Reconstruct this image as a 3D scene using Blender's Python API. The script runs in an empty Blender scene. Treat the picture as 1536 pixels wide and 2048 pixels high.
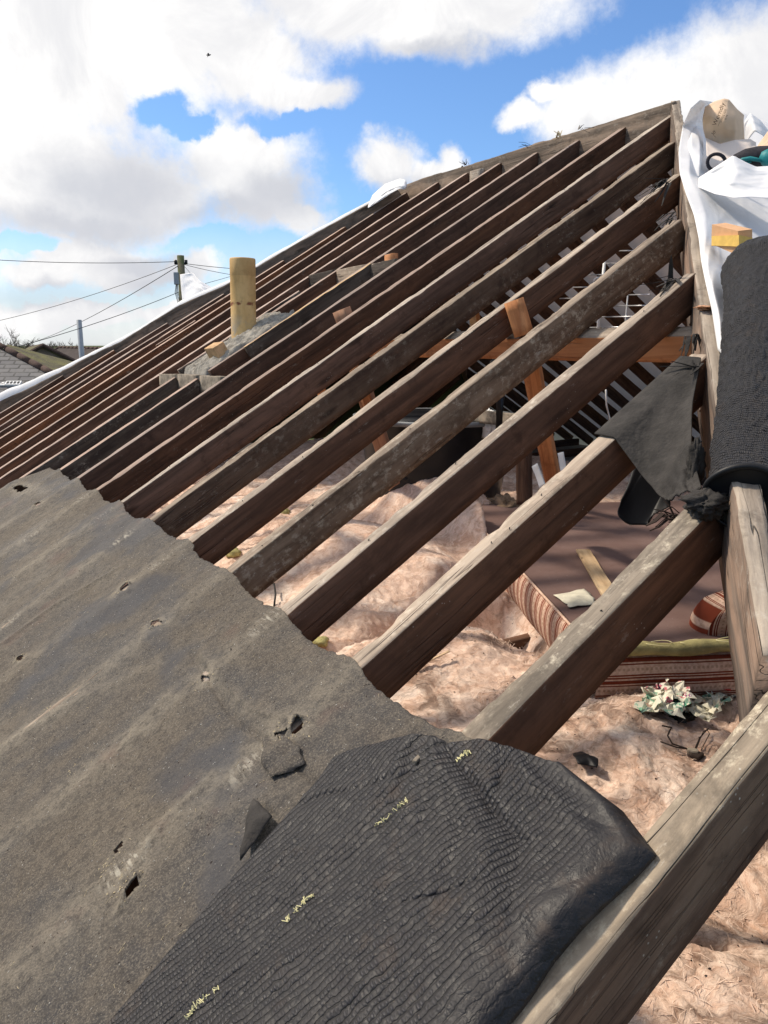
import bpy, math, random
import numpy as np
from mathutils import Vector, Matrix, noise as mnoise

rnd = random.Random(7)
rng = np.random.default_rng(7)
sc = bpy.context.scene
col = sc.collection

# ------------------------------------------------------------------ camera
CAMZ = 4.2
PITCH = math.radians(12.07); AZ = math.radians(57.05); FPX = 1593.0
cam_d = bpy.data.cameras.new('camera'); cam = bpy.data.objects.new('camera', cam_d); col.objects.link(cam)
cam.location = (0, 0, CAMZ)
cam.rotation_euler = (math.radians(90) - PITCH, 0, AZ - math.radians(90))
cam_d.sensor_fit = 'VERTICAL'; cam_d.sensor_height = 36.0; cam_d.lens = FPX / 2048 * 36.0
cam_d.clip_start = 0.05; cam_d.clip_end = 3000
sc.camera = cam
sc.render.resolution_x = 768; sc.render.resolution_y = 1024

# ------------------------------------------------------------------ sky helper frame (azimuth/elevation around the viewing bearing)
FW = Vector((math.cos(AZ), math.sin(AZ), 0)); RT = Vector((math.sin(AZ), -math.cos(AZ), 0))
def ray(x, y):
    a = (x - 768) / FPX; b = -(y - 1024) / FPX
    F = math.cos(PITCH) + b * math.sin(PITCH); Z = -math.sin(PITCH) + b * math.cos(PITCH)
    return Vector((F * FW.x + a * RT.x, F * FW.y + a * RT.y, Z))
def azel(x, y):
    d = ray(x, y).normalized()
    return math.atan2(d.dot(RT), d.dot(FW)), math.asin(d.z)

# ------------------------------------------------------------------ sun and world
SUN_DIR = Vector((-0.46, 0.58, 0.82)).normalized()       # towards the sun
sun_el = math.asin(SUN_DIR.z)
sd = bpy.data.lights.new('sun', 'SUN'); sd.energy = 3.75; sd.angle = math.radians(5.5); sd.color = (1.0, 0.88, 0.72)
so = bpy.data.objects.new('sun', sd); col.objects.link(so)
so.rotation_euler = SUN_DIR.to_track_quat('Z', 'Y').to_euler(); so.location = (-4, 4, 12)

class NT:
    """tiny node helper"""
    def __init__(s, tree): s.t = tree; s.t.nodes.clear()
    def n(s, typ, **kw):
        nd = s.t.nodes.new(typ)
        for k, v in kw.items(): setattr(nd, k, v)
        return nd
    def l(s, a, b): s.t.links.new(a, b)
    def setin(s, sock, v):
        if isinstance(v, bpy.types.NodeSocket): s.l(v, sock)
        elif v is not None: sock.default_value = v
    def m(s, op, a, b=None, c=None, clamp=False):
        nd = s.n('ShaderNodeMath', operation=op, use_clamp=clamp)
        s.setin(nd.inputs[0], a)
        if b is not None: s.setin(nd.inputs[1], b)
        if c is not None: s.setin(nd.inputs[2], c)
        return nd.outputs[0]
    def vm(s, op, a, b=None, c=None, out=0):
        nd = s.n('ShaderNodeVectorMath', operation=op)
        s.setin(nd.inputs[0], a)
        if b is not None: s.setin(nd.inputs[1], b)
        if c is not None: s.setin(nd.inputs[2], c)
        return nd.outputs[out]
    def noise(s, vec, scale, detail=4, rough=0.55, dist=0.0, out=0):
        nd = s.n('ShaderNodeTexNoise'); s.setin(nd.inputs['Vector'], vec)
        nd.inputs['Scale'].default_value = scale; nd.inputs['Detail'].default_value = detail
        nd.inputs['Roughness'].default_value = rough; nd.inputs['Distortion'].default_value = dist
        return nd.outputs[out]
    def vor(s, vec, scale, feature='F1', out='Distance', rand=1.0):
        nd = s.n('ShaderNodeTexVoronoi', feature=feature); s.setin(nd.inputs['Vector'], vec)
        nd.inputs['Scale'].default_value = scale; nd.inputs['Randomness'].default_value = rand
        return nd.outputs[out]
    def ramp(s, fac, a, b, lo=0.0, hi=1.0, smooth=True):
        nd = s.n('ShaderNodeMapRange'); nd.interpolation_type = 'SMOOTHSTEP' if smooth else 'LINEAR'
        s.setin(nd.inputs[0], fac)
        for i, v in zip((1, 2, 3, 4), (a, b, lo, hi)): s.setin(nd.inputs[i], v)
        return nd.outputs[0]
    def mix(s, fac, a, b, blend='MIX'):
        nd = s.n('ShaderNodeMix', data_type='RGBA', blend_type=blend)
        s.setin(nd.inputs[0], fac)
        for i, v in ((6, a), (7, b)):
            if isinstance(v, tuple) and len(v) == 3: v = v + (1,)
            s.setin(nd.inputs[i], v)
        return nd.outputs[2]
    def mapping(s, vec, scale=(1, 1, 1), rot=(0, 0, 0), loc=(0, 0, 0)):
        nd = s.n('ShaderNodeMapping'); s.setin(nd.inputs[0], vec)
        nd.inputs['Scale'].default_value = scale; nd.inputs['Rotation'].default_value = rot; nd.inputs['Location'].default_value = loc
        return nd.outputs[0]

world = bpy.data.worlds.new('World'); sc.world = world; world.use_nodes = True
w = NT(world.node_tree)
sky = w.n('ShaderNodeTexSky', sky_type='NISHITA'); sky.sun_disc = False
sky.sun_elevation = sun_el; sky.sun_rotation = math.atan2(SUN_DIR.x, SUN_DIR.y)
sky.altitude = 50; sky.air_density = 1.0; sky.dust_density = 0.6; sky.ozone_density = 2.5
tc = w.n('ShaderNodeTexCoord'); D = w.vm('NORMALIZE', tc.outputs['Generated'])
az_ = w.m('ARCTAN2', w.vm('DOT_PRODUCT', D, tuple(RT), out=1), w.vm('DOT_PRODUCT', D, tuple(FW), out=1))
sp = w.n('ShaderNodeSeparateXYZ'); w.l(D, sp.inputs[0])
el_ = w.m('ARCSINE', sp.outputs[2])
cb = w.n('ShaderNodeCombineXYZ'); w.l(az_, cb.inputs[0]); w.l(el_, cb.inputs[1])
wv1 = w.vm('SUBTRACT', w.noise(D, 5.0, 6, 0.6, out=1), (0.5, 0.5, 0.5))
wv2 = w.vm('SUBTRACT', w.noise(D, 22.0, 6, 0.62, out=1), (0.5, 0.5, 0.5))
V = w.vm('MULTIPLY_ADD', wv1, (0.10, 0.085, 0), cb.outputs[0])
V = w.vm('MULTIPLY_ADD', wv2, (0.035, 0.035, 0), V)
def blobfield(blobs, vec, k=0.25):
    acc = None
    for (x, y, rx, ry) in blobs:
        a, e = azel(x, y)
        f = 1.0 / FPX
        sx, sy = 1 / (rx * f), 1 / (ry * f)
        ln = w.vm('LENGTH', w.vm('MULTIPLY_ADD', vec, (sx, sy, 0), (-a * sx, -e * sy, 0)), out=1)
        acc = ln if acc is None else w.m('SMOOTH_MIN', acc, ln, k)
    return acc
clouds = [(60, 60, 400, 190), (330, 60, 260, 130), (480, 120, 150, 70), (700, 0, 230, 95), (960, -5, 230, 90), (830, 60, 110, 45),
          (610, 200, 95, 42), (520, 180, 110, 45), (60, 300, 220, 170), (210, 380, 260, 110), (470, 330, 140, 95), (520, 400, 130, 72),
          (150, 500, 95, 50), (235, 530, 130, 58), (80, 545, 75, 36), (380, 545, 90, 38), (770, 330, 72, 50), (600, 440, 60, 30),
          (860, 350, 60, 26), (915, 335, 40, 40), (1180, 240, 85, 75), (1330, 230, 180, 110), (1500, 170, 160, 120), (1075, 235, 50, 30),
          (120, 625, 200, 36), (330, 620, 110, 26), (20, 640, 120, 40), (1120, 190, 40, 22), (1700, 220, 300, 220), (-420, 300, 420, 330),
          (-900, 100, 500, 300), (2400, 100, 500, 260), (900, -700, 900, 260), (-300, -400, 500, 250), (3800, -200, 700, 350), (-2400, 0, 800, 500), (-3800, 200, 600, 400)]  # blobs on this line lie out of view, added for the lighting
holes = [(330, 222, 46, 26), (388, 246, 40, 16), (610, 262, 110, 16), (40, 475, 70, 16), (430, 480, 70, 14), (300, 590, 150, 10)]
dpos = blobfield(clouds, V); dneg = blobfield(holes, V, 0.2)
fb = w.noise(D, 26.0, 9, 0.66)
dens = w.m('SUBTRACT', 1.04, dpos); dens = w.m('ADD', dens, w.m('MULTIPLY', w.m('SUBTRACT', fb, 0.5), 0.75))
cov = w.ramp(dens, -0.12, 0.52)
holef = w.ramp(w.m('ADD', dneg, w.m('MULTIPLY', w.m('SUBTRACT', fb, 0.5), 0.9)), 0.75, 1.35)
cov = w.m('MULTIPLY', cov, holef)
cov = w.m('MAXIMUM', cov, w.m('MULTIPLY', w.ramp(el_, 0.46, 0.62), w.ramp(w.noise(D, 3.0, 5, 0.6), 0.36, 0.5)))  # cloud cover added above the view to whiten the ambient light
haze = w.ramp(el_, 0.0, 0.16, 0.72, 0.0)
cov = w.m('MAXIMUM', cov, haze)
grey = [(260, 360, 170, 75), (430, 430, 200, 42), (160, 440, 200, 34), (560, 395, 90, 50), (90, 585, 160, 26), (330, 560, 100, 30),
        (790, 375, 70, 26), (1280, 300, 150, 40), (880, 95, 120, 22), (300, 520, 100, 20), (1500, 300, 200, 50)]
dg = blobfield(grey, V, 0.5)
shade = w.ramp(w.m('ADD', dg, w.m('MULTIPLY', w.m('SUBTRACT', w.noise(D, 9, 5, 0.6), 0.5), 1.4)), 0.15, 1.5)
cl = w.mix(shade, (0.53, 0.545, 0.59), (0.875, 0.865, 0.855))
soft = w.ramp(w.noise(D, 6.5, 7, 0.62, 0.6), 0.36, 0.58)
cl = w.mix(w.m('MULTIPLY', w.m('SUBTRACT', 1.0, soft), 0.55), cl, (0.58, 0.585, 0.62))
skc = w.vm('MULTIPLY', sky.outputs[0], (0.088, 0.113, 0.142))
bgc = w.mix(cov, skc, cl)
below = w.ramp(el_, -0.02, 0.0)
bgc = w.mix(below, (0.22, 0.21, 0.18), bgc)
bg = w.n('ShaderNodeBackground'); w.l(bgc, bg.inputs[0]); bg.inputs[1].default_value = 1.0
wo = w.n('ShaderNodeOutputWorld'); w.l(bg.outputs[0], wo.inputs[0])
world.cycles.sampling_method = 'MANUAL'; world.cycles.sample_map_resolution = 512

sc.view_settings.view_transform = 'Standard'; sc.view_settings.look = 'None'
sc.view_settings.exposure = 0.30; sc.view_settings.gamma = 1.0

# ------------------------------------------------------------------ placing helpers
T = 0.5898; H = 1.1892
def P(x, y, z): return Vector((x, y, CAMZ + z))                 # z measured from eye level
def at_z(px, z): d = ray(*px); t = z / d.z; return P(d.x * t, d.y * t, z)
def at_roof(px, off=0.0): d = ray(*px); t = -(H - off) / (d.z - T * d.x); return P(d.x * t, d.y * t, d.z * t)
def at_x(px, X): d = ray(*px); t = X / d.x; return P(X, d.y * t, d.z * t)
def at_y(px, Y): d = ray(*px); t = Y / d.y; return P(d.x * t, Y, d.z * t)
def at_d(px, dist): d = ray(*px).normalized() * dist; return P(d.x, d.y, d.z)
def at_end(px, off=0.0): d = ray(*px); t = (-0.98 + off) / (d.z - 0.675 * d.y); return P(d.x * t, d.y * t, d.z * t)
def roof(X, Y, off=0.0): return P(X, Y, T * X - H + off + sag(X, Y))
def sag(X, Y):
    Yt = [0, 4.2, 5.0, 5.44, 5.84, 6.24, 6.64, 7.04, 7.44, 7.84, 8.24, 8.64]
    lo = [0, 0, -.012, -.03, -.057, -.075, -.084, -.085, -.109, -.129, -.139, -.143]
    hi = [0, 0, -.006, -.012, -.022, -.022, -.061, -.091, -.135, -.145, -.163, -.184]
    a = np.interp(Y, Yt, lo); b = np.interp(Y, Yt, hi); s = np.clip((np.asarray(X) - 1.0) / 3.0, 0, 1)
    return a * (1 - s) + b * s

def vnoise(x, y, seed=0):
    x = np.asarray(x, float); y = np.asarray(y, float)
    xi = np.floor(x).astype(np.int64); yi = np.floor(y).astype(np.int64)
    fx = x - xi; fy = y - yi; fx = fx * fx * (3 - 2 * fx); fy = fy * fy * (3 - 2 * fy)
    def h(a, b):
        n = (a * 374761393 + b * 668265263 + seed * 1442695041) & 0x7fffffff
        n = ((n ^ (n >> 13)) * 1274126177) & 0x7fffffff
        n = (n ^ (n >> 16)) & 0xffff
        return n / 65535.0
    return (h(xi, yi) * (1 - fx) + h(xi + 1, yi) * fx) * (1 - fy) + (h(xi, yi + 1) * (1 - fx) + h(xi + 1, yi + 1) * fx) * fy
def fbm(x, y, o=5, seed=0, g=0.5):
    s = 0; a = 1; n = 0
    for i in range(o):
        s = s + a * (vnoise(x * 2 ** i, y * 2 ** i, seed + i * 17) - 0.5); n += a; a *= g
    return s / n * 2
def ridged(x, y, o=4, seed=0):
    s = 0; a = 1; n = 0
    for i in range(o):
        s = s + a * (1 - np.abs(vnoise(x * 2 ** i, y * 2 ** i, seed + i * 31) * 2 - 1)); n += a; a *= 0.5
    return s / n

# ------------------------------------------------------------------ mesh helpers
def mesh(name, v, f, mats, parent=None, smooth=True, fm=None, attrs=None, loc=None, mat_world=None):
    me = bpy.data.meshes.new(name)
    me.from_pydata([tuple(p) for p in v], [], [tuple(q) for q in f]); me.update()
    if not isinstance(mats, (list, tuple)): mats = [mats]
    for m in mats: me.materials.append(m)
    if fm is not None: me.polygons.foreach_set('material_index', np.asarray(fm, dtype=np.int32))
    me.polygons.foreach_set('use_smooth', np.full(len(me.polygons), smooth))
    if attrs:
        for k, a in attrs.items():
            at = me.attributes.new(k, 'FLOAT', 'POINT'); at.data.foreach_set('value', np.asarray(a, dtype=np.float32).ravel())
    o = bpy.data.objects.new(name, me); col.objects.link(o)
    if mat_world is not None: o.matrix_world = mat_world
    if parent is not None:
        o.parent = parent
        o.matrix_parent_inverse = parent.matrix_basis.inverted()
    return o
def tag(o, label=None, cat=None, group=None, kind=None):
    if label: o['label'] = label
    if cat: o['category'] = cat
    if group: o['group'] = group
    if kind: o['kind'] = kind
    return o
def empty(name, loc):
    o = bpy.data.objects.new(name, None); col.objects.link(o); o.location = loc; o.empty_display_size = 0.1
    return o
def recentre(o):
    """move an object's origin to its geometry's base"""
    me = o.data; n = len(me.vertices); co = np.empty(n * 3, np.float32); me.vertices.foreach_get('co', co); co = co.reshape(-1, 3)
    c = np.array([co[:, 0].mean(), co[:, 1].mean(), co[:, 2].min()]); co -= c
    me.vertices.foreach_set('co', co.ravel()); me.update(); o.location = Vector(c) + o.location
    return o
def gridmesh(name, XYZ, mats, keep=None, attrs=None, **kw):
    """XYZ: (n,m,3) array"""
    n, m = XYZ.shape[:2]
    idx = np.arange(n * m).reshape(n, m)
    q = np.stack([idx[:-1, :-1], idx[1:, :-1], idx[1:, 1:], idx[:-1, 1:]], -1).reshape(-1, 4)
    if keep is not None:
        k = keep.reshape(-1); q = q[k[q].all(1)]
    return mesh(name, XYZ.reshape(-1, 3).tolist(), q.tolist(), mats, attrs=attrs, **kw)
def thicken(o, t, off=-1):
    md = o.modifiers.new('thickness', 'SOLIDIFY'); md.thickness = t; md.offset = off; return o

class Geo:
    """collects boxes, tubes, discs, quads into one mesh"""
    def __init__(s): s.v = []; s.f = []; s.m = []
    def add(s, v, f, m=0):
        b = len(s.v); s.v += [tuple(p) for p in v]; s.f += [tuple(i + b for i in q) for q in f]; s.m += [m] * len(f)
    def box(s, c, size, rot=None, m=0, bev=0.0):
        sx, sy, sz = [k / 2 for k in size]; R = rot or Matrix.Identity(3); c = Vector(c)
        if bev <= 0:
            v = [c + R @ Vector((x * sx, y * sy, z * sz)) for x in (-1, 1) for y in (-1, 1) for z in (-1, 1)]
            s.add(v, [(0, 1, 3, 2), (4, 6, 7, 5), (0, 4, 5, 1), (2, 3, 7, 6), (0, 2, 6, 4), (1, 5, 7, 3)], m)
        else:
            import bmesh
            bm = bmesh.new(); bmesh.ops.create_cube(bm, size=1)
            for vv in bm.verts: vv.co = Vector((vv.co.x * size[0], vv.co.y * size[1], vv.co.z * size[2]))
            bmesh.ops.bevel(bm, geom=bm.edges[:] + bm.verts[:], offset=bev, segments=2, affect='EDGES', profile=0.6)
            bm.verts.index_update()
            s.add([c + R @ vv.co for vv in bm.verts], [[q.index for q in ff.verts] for ff in bm.faces], m); bm.free()
    def tube(s, pts, r, n=8, m=0, cap=True):
        pts = [Vector(p) for p in pts]; rings = []; up = Vector((0.13, 0.21, 0.97)).normalized()
        for i, p in enumerate(pts):
            t = (pts[min(i + 1, len(pts) - 1)] - pts[max(i - 1, 0)]).normalized()
            a = t.cross(up)
            if a.length < 1e-3: a = t.cross(Vector((1, 0, 0)))
            a.normalize(); b = t.cross(a); up = -b if False else up
            rr = r[i] if isinstance(r, (list, tuple)) else r
            rings.append([p + (a * math.cos(2 * math.pi * k / n) + b * math.sin(2 * math.pi * k / n)) * rr for k in range(n)])
        v = [q for rg in rings for q in rg]
        f = [(i * n + k, i * n + (k + 1) % n, (i + 1) * n + (k + 1) % n, (i + 1) * n + k) for i in range(len(pts) - 1) for k in range(n)]
        if cap: f += [tuple(reversed(range(n))), tuple((len(pts) - 1) * n + k for k in range(n))]
        s.add(v, f, m)
    def build(s, name, mats, parent=None, smooth=False, **kw):
        return mesh(name, s.v, s.f, mats, parent, smooth, fm=s.m, **kw)

# ------------------------------------------------------------------ materials
def mat(name, fn, disp=False):
    m = bpy.data.materials.new(name); m.use_nodes = True
    n = NT(m.node_tree); out = n.n('ShaderNodeOutputMaterial'); b = n.n('ShaderNodeBsdfPrincipled')
    n.l(b.outputs[0], out.inputs[0]); n.b = b; n.out = out
    n.tc = n.n('ShaderNodeTexCoord')
    fn(n, b)
    return m
def bump(n, b, height, strength, dist=0.01, prev=None):
    bp = n.n('ShaderNodeBump'); bp.inputs['Strength'].default_value = strength; bp.inputs['Distance'].default_value = dist
    n.setin(bp.inputs['Height'], height)
    if prev is not None: n.l(prev, bp.inputs['Normal'])
    n.l(bp.outputs[0], b.inputs['Normal']); return bp.outputs[0]
def spec(b, v): b.inputs['Specular IOR Level'].default_value = v

def wood(name, c_dark, c_mid, c_light, lichen=0.0, lich_col=(0.5, 0.47, 0.4), crack=0.5, speck=0.3, rough=0.85, patch=0.5, blotch=0.35, white=0.0):
    def fn(n, b):
        oi = n.n('ShaderNodeObjectInfo')
        rv = n.vm('SCALE', (13.0, 7.0, 5.0)); rv.node.inputs['Scale'].default_value = 1
        n.l(oi.outputs['Random'], rv.node.inputs['Scale'])
        co = n.vm('ADD', n.tc.outputs['Object'], rv)
        st = n.mapping(co, (1.6, 34, 34)); st2 = n.mapping(co, (1.0, 7, 7)); st3 = n.mapping(co, (2.6, 120, 120))
        g = n.noise(st, 1.0, 7, 0.6, 0.6); g3 = n.noise(st3, 1.0, 3, 0.6)
        big = n.noise(st2, 1.6, 5, 0.6, 0.8)
        c = n.mix(n.ramp(g, 0.3, 0.7), c_dark, c_mid)
        c = n.mix(n.m('MULTIPLY', n.ramp(big, 0.42, 0.68), patch), c, c_light)
        c = n.mix(n.m('MULTIPLY', n.ramp(g3, 0.5, 0.75), 0.25), c, c_dark)
        # knots
        kd = n.vor(n.mapping(co, (2.2, 9, 9)), 1.0)
        kn = n.ramp(kd, 0.05, 0.17, 1.0, 0.0)
        c = n.mix(n.m('MULTIPLY', kn, 0.7), c, tuple(k * 0.35 for k in c_dark))
        # cracks along the grain
        cr = n.ramp(n.m('ABSOLUTE', n.m('SUBTRACT', n.noise(n.mapping(co, (0.9, 26, 26)), 1.0, 2, 0.5), 0.5)), 0.0, 0.012, 1.0, 0.0)
        crm = n.m('MULTIPLY', cr, n.ramp(n.noise(co, 2.3, 2), 0.5, 0.62))
        c = n.mix(n.m('MULTIPLY', crm, crack), c, tuple(k * 0.18 for k in c_dark))
        # dirt blotches
        dm = n.ramp(n.noise(co, 9.0, 6, 0.65), 0.56, 0.7)
        c = n.mix(n.m('MULTIPLY', dm, 0.5), c, tuple(k * 0.5 for k in c_dark))
        if lichen > 0:
            lm = n.ramp(n.noise(n.mapping(co, (1, 1.3, 1.3)), 30.0, 7, 0.74), 0.50, 0.68)
            lm = n.m('MULTIPLY', lm, n.ramp(n.noise(n.mapping(co, (1, 2.2, 2.2)), 3.2, 4, 0.6), 0.5 - 0.28 * lichen, 0.66 - 0.2 * lichen))
            c = n.mix(n.m('MULTIPLY', lm, min(1, 0.35 + 0.5 * lichen)), c, lich_col)
        if speck > 0:
            sm = n.ramp(n.vor(co, 75.0), 0.10, 0.16, 1.0, 0.0)
            sm = n.m('MULTIPLY', sm, n.ramp(n.noise(co, 7.0, 3), 0.57, 0.63))
            c = n.mix(n.m('MULTIPLY', sm, speck), c, (0.55, 0.52, 0.46))
        blot = n.ramp(n.noise(n.mapping(co, (1.2, 2.5, 2.5)), 5.0, 7, 0.7, 0.6), 0.46, 0.66)
        c = n.mix(n.m('MULTIPLY', blot, blotch), c, tuple(k * 0.42 for k in c_mid))
        wh = n.m('MULTIPLY', n.ramp(n.noise(n.mapping(co, (1.0, 3, 3)), 11.0, 6, 0.75), 0.60, 0.70), white)
        c = n.mix(wh, c, (0.42, 0.38, 0.32))
        hv = n.n('ShaderNodeHueSaturation'); n.l(c, hv.inputs['Color']); n.l(n.ramp(oi.outputs['Random'], 0, 1, 0.72, 1.18, False), hv.inputs['Value'])
        n.l(n.ramp(n.m('FRACT', n.m('MULTIPLY', oi.outputs['Random'], 7.7)), 0, 1, 0.8, 1.1, False), hv.inputs['Saturation']); c = hv.outputs[0]
        n.l(c, b.inputs['Base Color']); b.inputs['Roughness'].default_value = rough; spec(b, 0.2)
        h = n.m('ADD', n.m('MULTIPLY', g, 0.6), n.m('MULTIPLY', g3, 0.35))
        h = n.m('SUBTRACT', h, n.m('MULTIPLY', crm, 1.2))
        h = n.m('ADD', h, n.m('MULTIPLY', n.noise(co, 60.0, 4, 0.7), 0.4))
        bump(n, b, h, 0.75, 0.004)
    return mat(name, fn)

M = {}
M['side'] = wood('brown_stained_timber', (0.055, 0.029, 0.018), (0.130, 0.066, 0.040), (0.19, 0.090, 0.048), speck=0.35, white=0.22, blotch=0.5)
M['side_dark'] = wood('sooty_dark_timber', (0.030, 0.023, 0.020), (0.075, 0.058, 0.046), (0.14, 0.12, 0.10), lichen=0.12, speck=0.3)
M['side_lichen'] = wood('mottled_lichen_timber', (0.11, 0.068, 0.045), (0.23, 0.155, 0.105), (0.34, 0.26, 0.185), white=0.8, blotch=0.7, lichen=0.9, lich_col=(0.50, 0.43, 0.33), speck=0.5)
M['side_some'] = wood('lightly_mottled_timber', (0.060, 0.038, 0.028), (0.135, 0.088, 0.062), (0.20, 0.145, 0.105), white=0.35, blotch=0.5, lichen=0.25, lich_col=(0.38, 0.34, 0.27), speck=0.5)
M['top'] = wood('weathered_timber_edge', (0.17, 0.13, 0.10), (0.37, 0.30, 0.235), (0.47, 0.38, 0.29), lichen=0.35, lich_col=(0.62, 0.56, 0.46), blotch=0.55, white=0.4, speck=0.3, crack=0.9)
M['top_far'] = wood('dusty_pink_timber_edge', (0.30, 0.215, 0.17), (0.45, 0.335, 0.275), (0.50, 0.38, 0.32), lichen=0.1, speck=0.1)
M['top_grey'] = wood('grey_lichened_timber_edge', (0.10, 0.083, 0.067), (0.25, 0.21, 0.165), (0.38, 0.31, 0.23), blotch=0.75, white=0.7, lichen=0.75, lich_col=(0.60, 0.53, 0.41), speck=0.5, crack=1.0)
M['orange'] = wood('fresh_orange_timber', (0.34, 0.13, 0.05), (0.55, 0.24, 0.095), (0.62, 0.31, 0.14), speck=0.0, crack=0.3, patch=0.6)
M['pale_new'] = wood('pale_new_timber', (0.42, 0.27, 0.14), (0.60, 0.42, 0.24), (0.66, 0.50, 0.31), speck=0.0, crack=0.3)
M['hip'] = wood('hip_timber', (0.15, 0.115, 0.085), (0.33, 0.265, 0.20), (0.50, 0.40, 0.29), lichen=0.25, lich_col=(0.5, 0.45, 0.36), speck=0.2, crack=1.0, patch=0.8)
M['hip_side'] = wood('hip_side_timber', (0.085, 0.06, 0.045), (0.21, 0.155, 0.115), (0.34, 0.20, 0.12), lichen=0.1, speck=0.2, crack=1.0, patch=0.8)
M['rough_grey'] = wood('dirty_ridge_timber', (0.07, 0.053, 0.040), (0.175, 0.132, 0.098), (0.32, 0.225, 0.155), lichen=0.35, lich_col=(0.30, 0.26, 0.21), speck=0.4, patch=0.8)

def plain(name, c, rough=0.8, nscale=12, var=0.25, bs=0.3, bd=0.003, sp=0.3, metal=0.0, c2=None):
    def fn(n, b):
        co = n.tc.outputs['Object']; q = n.noise(co, nscale, 6, 0.62)
        d = c2 or tuple(k * (1 - var) for k in c)
        n.l(n.mix(n.ramp(q, 0.35, 0.68), d, c), b.inputs['Base Color'])
        b.inputs['Roughness'].default_value = rough; spec(b, sp); b.inputs['Metallic'].default_value = metal
        if bs: bump(n, b, n.noise(co, nscale * 5, 5, 0.65), bs, bd)
    return mat(name, fn)

def membrane_fn(n, b):
    co = n.tc.outputs['Object']
    n.l(n.mix(n.ramp(n.noise(co, 4, 5), 0.35, 0.7), (0.80, 0.80, 0.81), (0.87, 0.87, 0.88)), b.inputs['Base Color'])
    b.inputs['Roughness'].default_value = 0.55; spec(b, 0.25)
    nb = bump(n, b, n.noise(co, 9, 4, 0.5, 0.6), 0.25, 0.02)
    tr = n.n('ShaderNodeBsdfTranslucent'); tr.inputs[0].default_value = (0.75, 0.76, 0.80, 1); n.l(nb, tr.inputs['Normal'])
    mx = n.n('ShaderNodeMixShader'); mx.inputs[0].default_value = 0.22
    n.l(b.outputs[0], mx.inputs[1]); n.l(tr.outputs[0], mx.inputs[2]); n.l(mx.outputs[0], n.out.inputs[0])
M['membrane'] = mat('white_breather_membrane', membrane_fn)

def felt_fn(n, b):
    co = n.tc.outputs['Object']
    at = n.n('ShaderNodeAttribute', attribute_name='dust'); sc_ = n.n('ShaderNodeAttribute', attribute_name='scuff')
    n1 = n.noise(n.mapping(co, (1, 1, 1)), 2.4, 6, 0.62, 0.5); n2 = n.noise(co, 26, 7, 0.68); n3 = n.noise(n.mapping(co, (0.5, 3, 3)), 5, 6, 0.65)
    c = n.mix(n.ramp(n1, 0.38, 0.64), (0.034, 0.032, 0.033), (0.086, 0.071, 0.056))
    c = n.mix(n.m('MULTIPLY', n.ramp(n3, 0.42, 0.7), 0.5), c, (0.105, 0.083, 0.060))
    c = n.mix(n.m('MULTIPLY', n.ramp(n2, 0.4, 0.7), 0.45), c, (0.135, 0.112, 0.085))
    dm = n.m('MULTIPLY', at.outputs['Fac'], n.ramp(n2, 0.2, 0.62))
    c = n.mix(dm, c, (0.20, 0.172, 0.132))
    gg = n.noise(co, 260, 3, 0.75)
    c = n.mix(n.m('MULTIPLY', n.ramp(gg, 0.50, 0.60), 0.5), c, (0.21, 0.18, 0.14))
    st_ = n.noise(n.mapping(co, (4, 22, 22), rot=(0, 0, 0.1)), 1.6, 6, 0.7)
    c = n.mix(n.m('MULTIPLY', n.ramp(st_, 0.52, 0.66), 0.4), c, (0.038, 0.033, 0.030))
    mid = n.noise(co, 60, 5, 0.7); c = n.mix(n.m('MULTIPLY', n.ramp(mid, 0.52, 0.62), 0.45), c, (0.030, 0.026, 0.023))
    c = n.mix(n.m('MULTIPLY', n.ramp(gg, 0.46, 0.36), 0.45), c, (0.022, 0.019, 0.017))
    c = n.mix(n.m('MULTIPLY', n.ramp(n.noise(co, 3.1, 3), 0.55, 0.68), 0.65), c, (0.050, 0.051, 0.058))
    red = n.ramp(n.noise(co, 4.0, 5, 0.6), 0.6, 0.72)
    c = n.mix(n.m('MULTIPLY', red, 0.35), c, (0.12, 0.070, 0.055))
    # granules: pale and dark grit
    v1 = n.ramp(n.vor(co, 150), 0.09, 0.17, 1.0, 0.0); v1m = n.m('MULTIPLY', v1, n.ramp(n.noise(co, 14, 3), 0.42, 0.62))
    c = n.mix(n.m('MULTIPLY', v1m, 0.75), c, (0.42, 0.37, 0.29))
    v2 = n.ramp(n.vor(n.mapping(co, (1, 1, 1), loc=(3, 1, 2)), 95), 0.10, 0.2, 1.0, 0.0)
    c = n.mix(n.m('MULTIPLY', v2, n.m('MULTIPLY', n.ramp(n.noise(co, 11, 3), 0.5, 0.65), 0.75)), c, (0.022, 0.018, 0.016))
    # pale scratch marks where the tiles rubbed on the rafters
    hs = n.noise(n.mapping(co, (140, 26, 26), rot=(0, 0, 0.35)), 1.0, 3, 0.6)
    sm = n.m('MULTIPLY', n.ramp(hs, 0.5, 0.6), sc_.outputs['Fac'])
    c = n.mix(sm, c, (0.36, 0.33, 0.27))
    n.l(c, b.inputs['Base Color']); n.l(n.ramp(n1, 0.3, 0.7, 0.62, 0.9), b.inputs['Roughness']); spec(b, 0.3)
    h = n.m('ADD', n.m('MULTIPLY', n2, 0.5), n.m('MULTIPLY', n.noise(co, 140, 4, 0.7), 0.4))
    h = n.m('ADD', h, n.m('MULTIPLY', v1m, 0.5))
    bump(n, b, h, 1.0, 0.010)
M['felt'] = mat('old_dusty_bitumen_felt', felt_fn)

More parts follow.
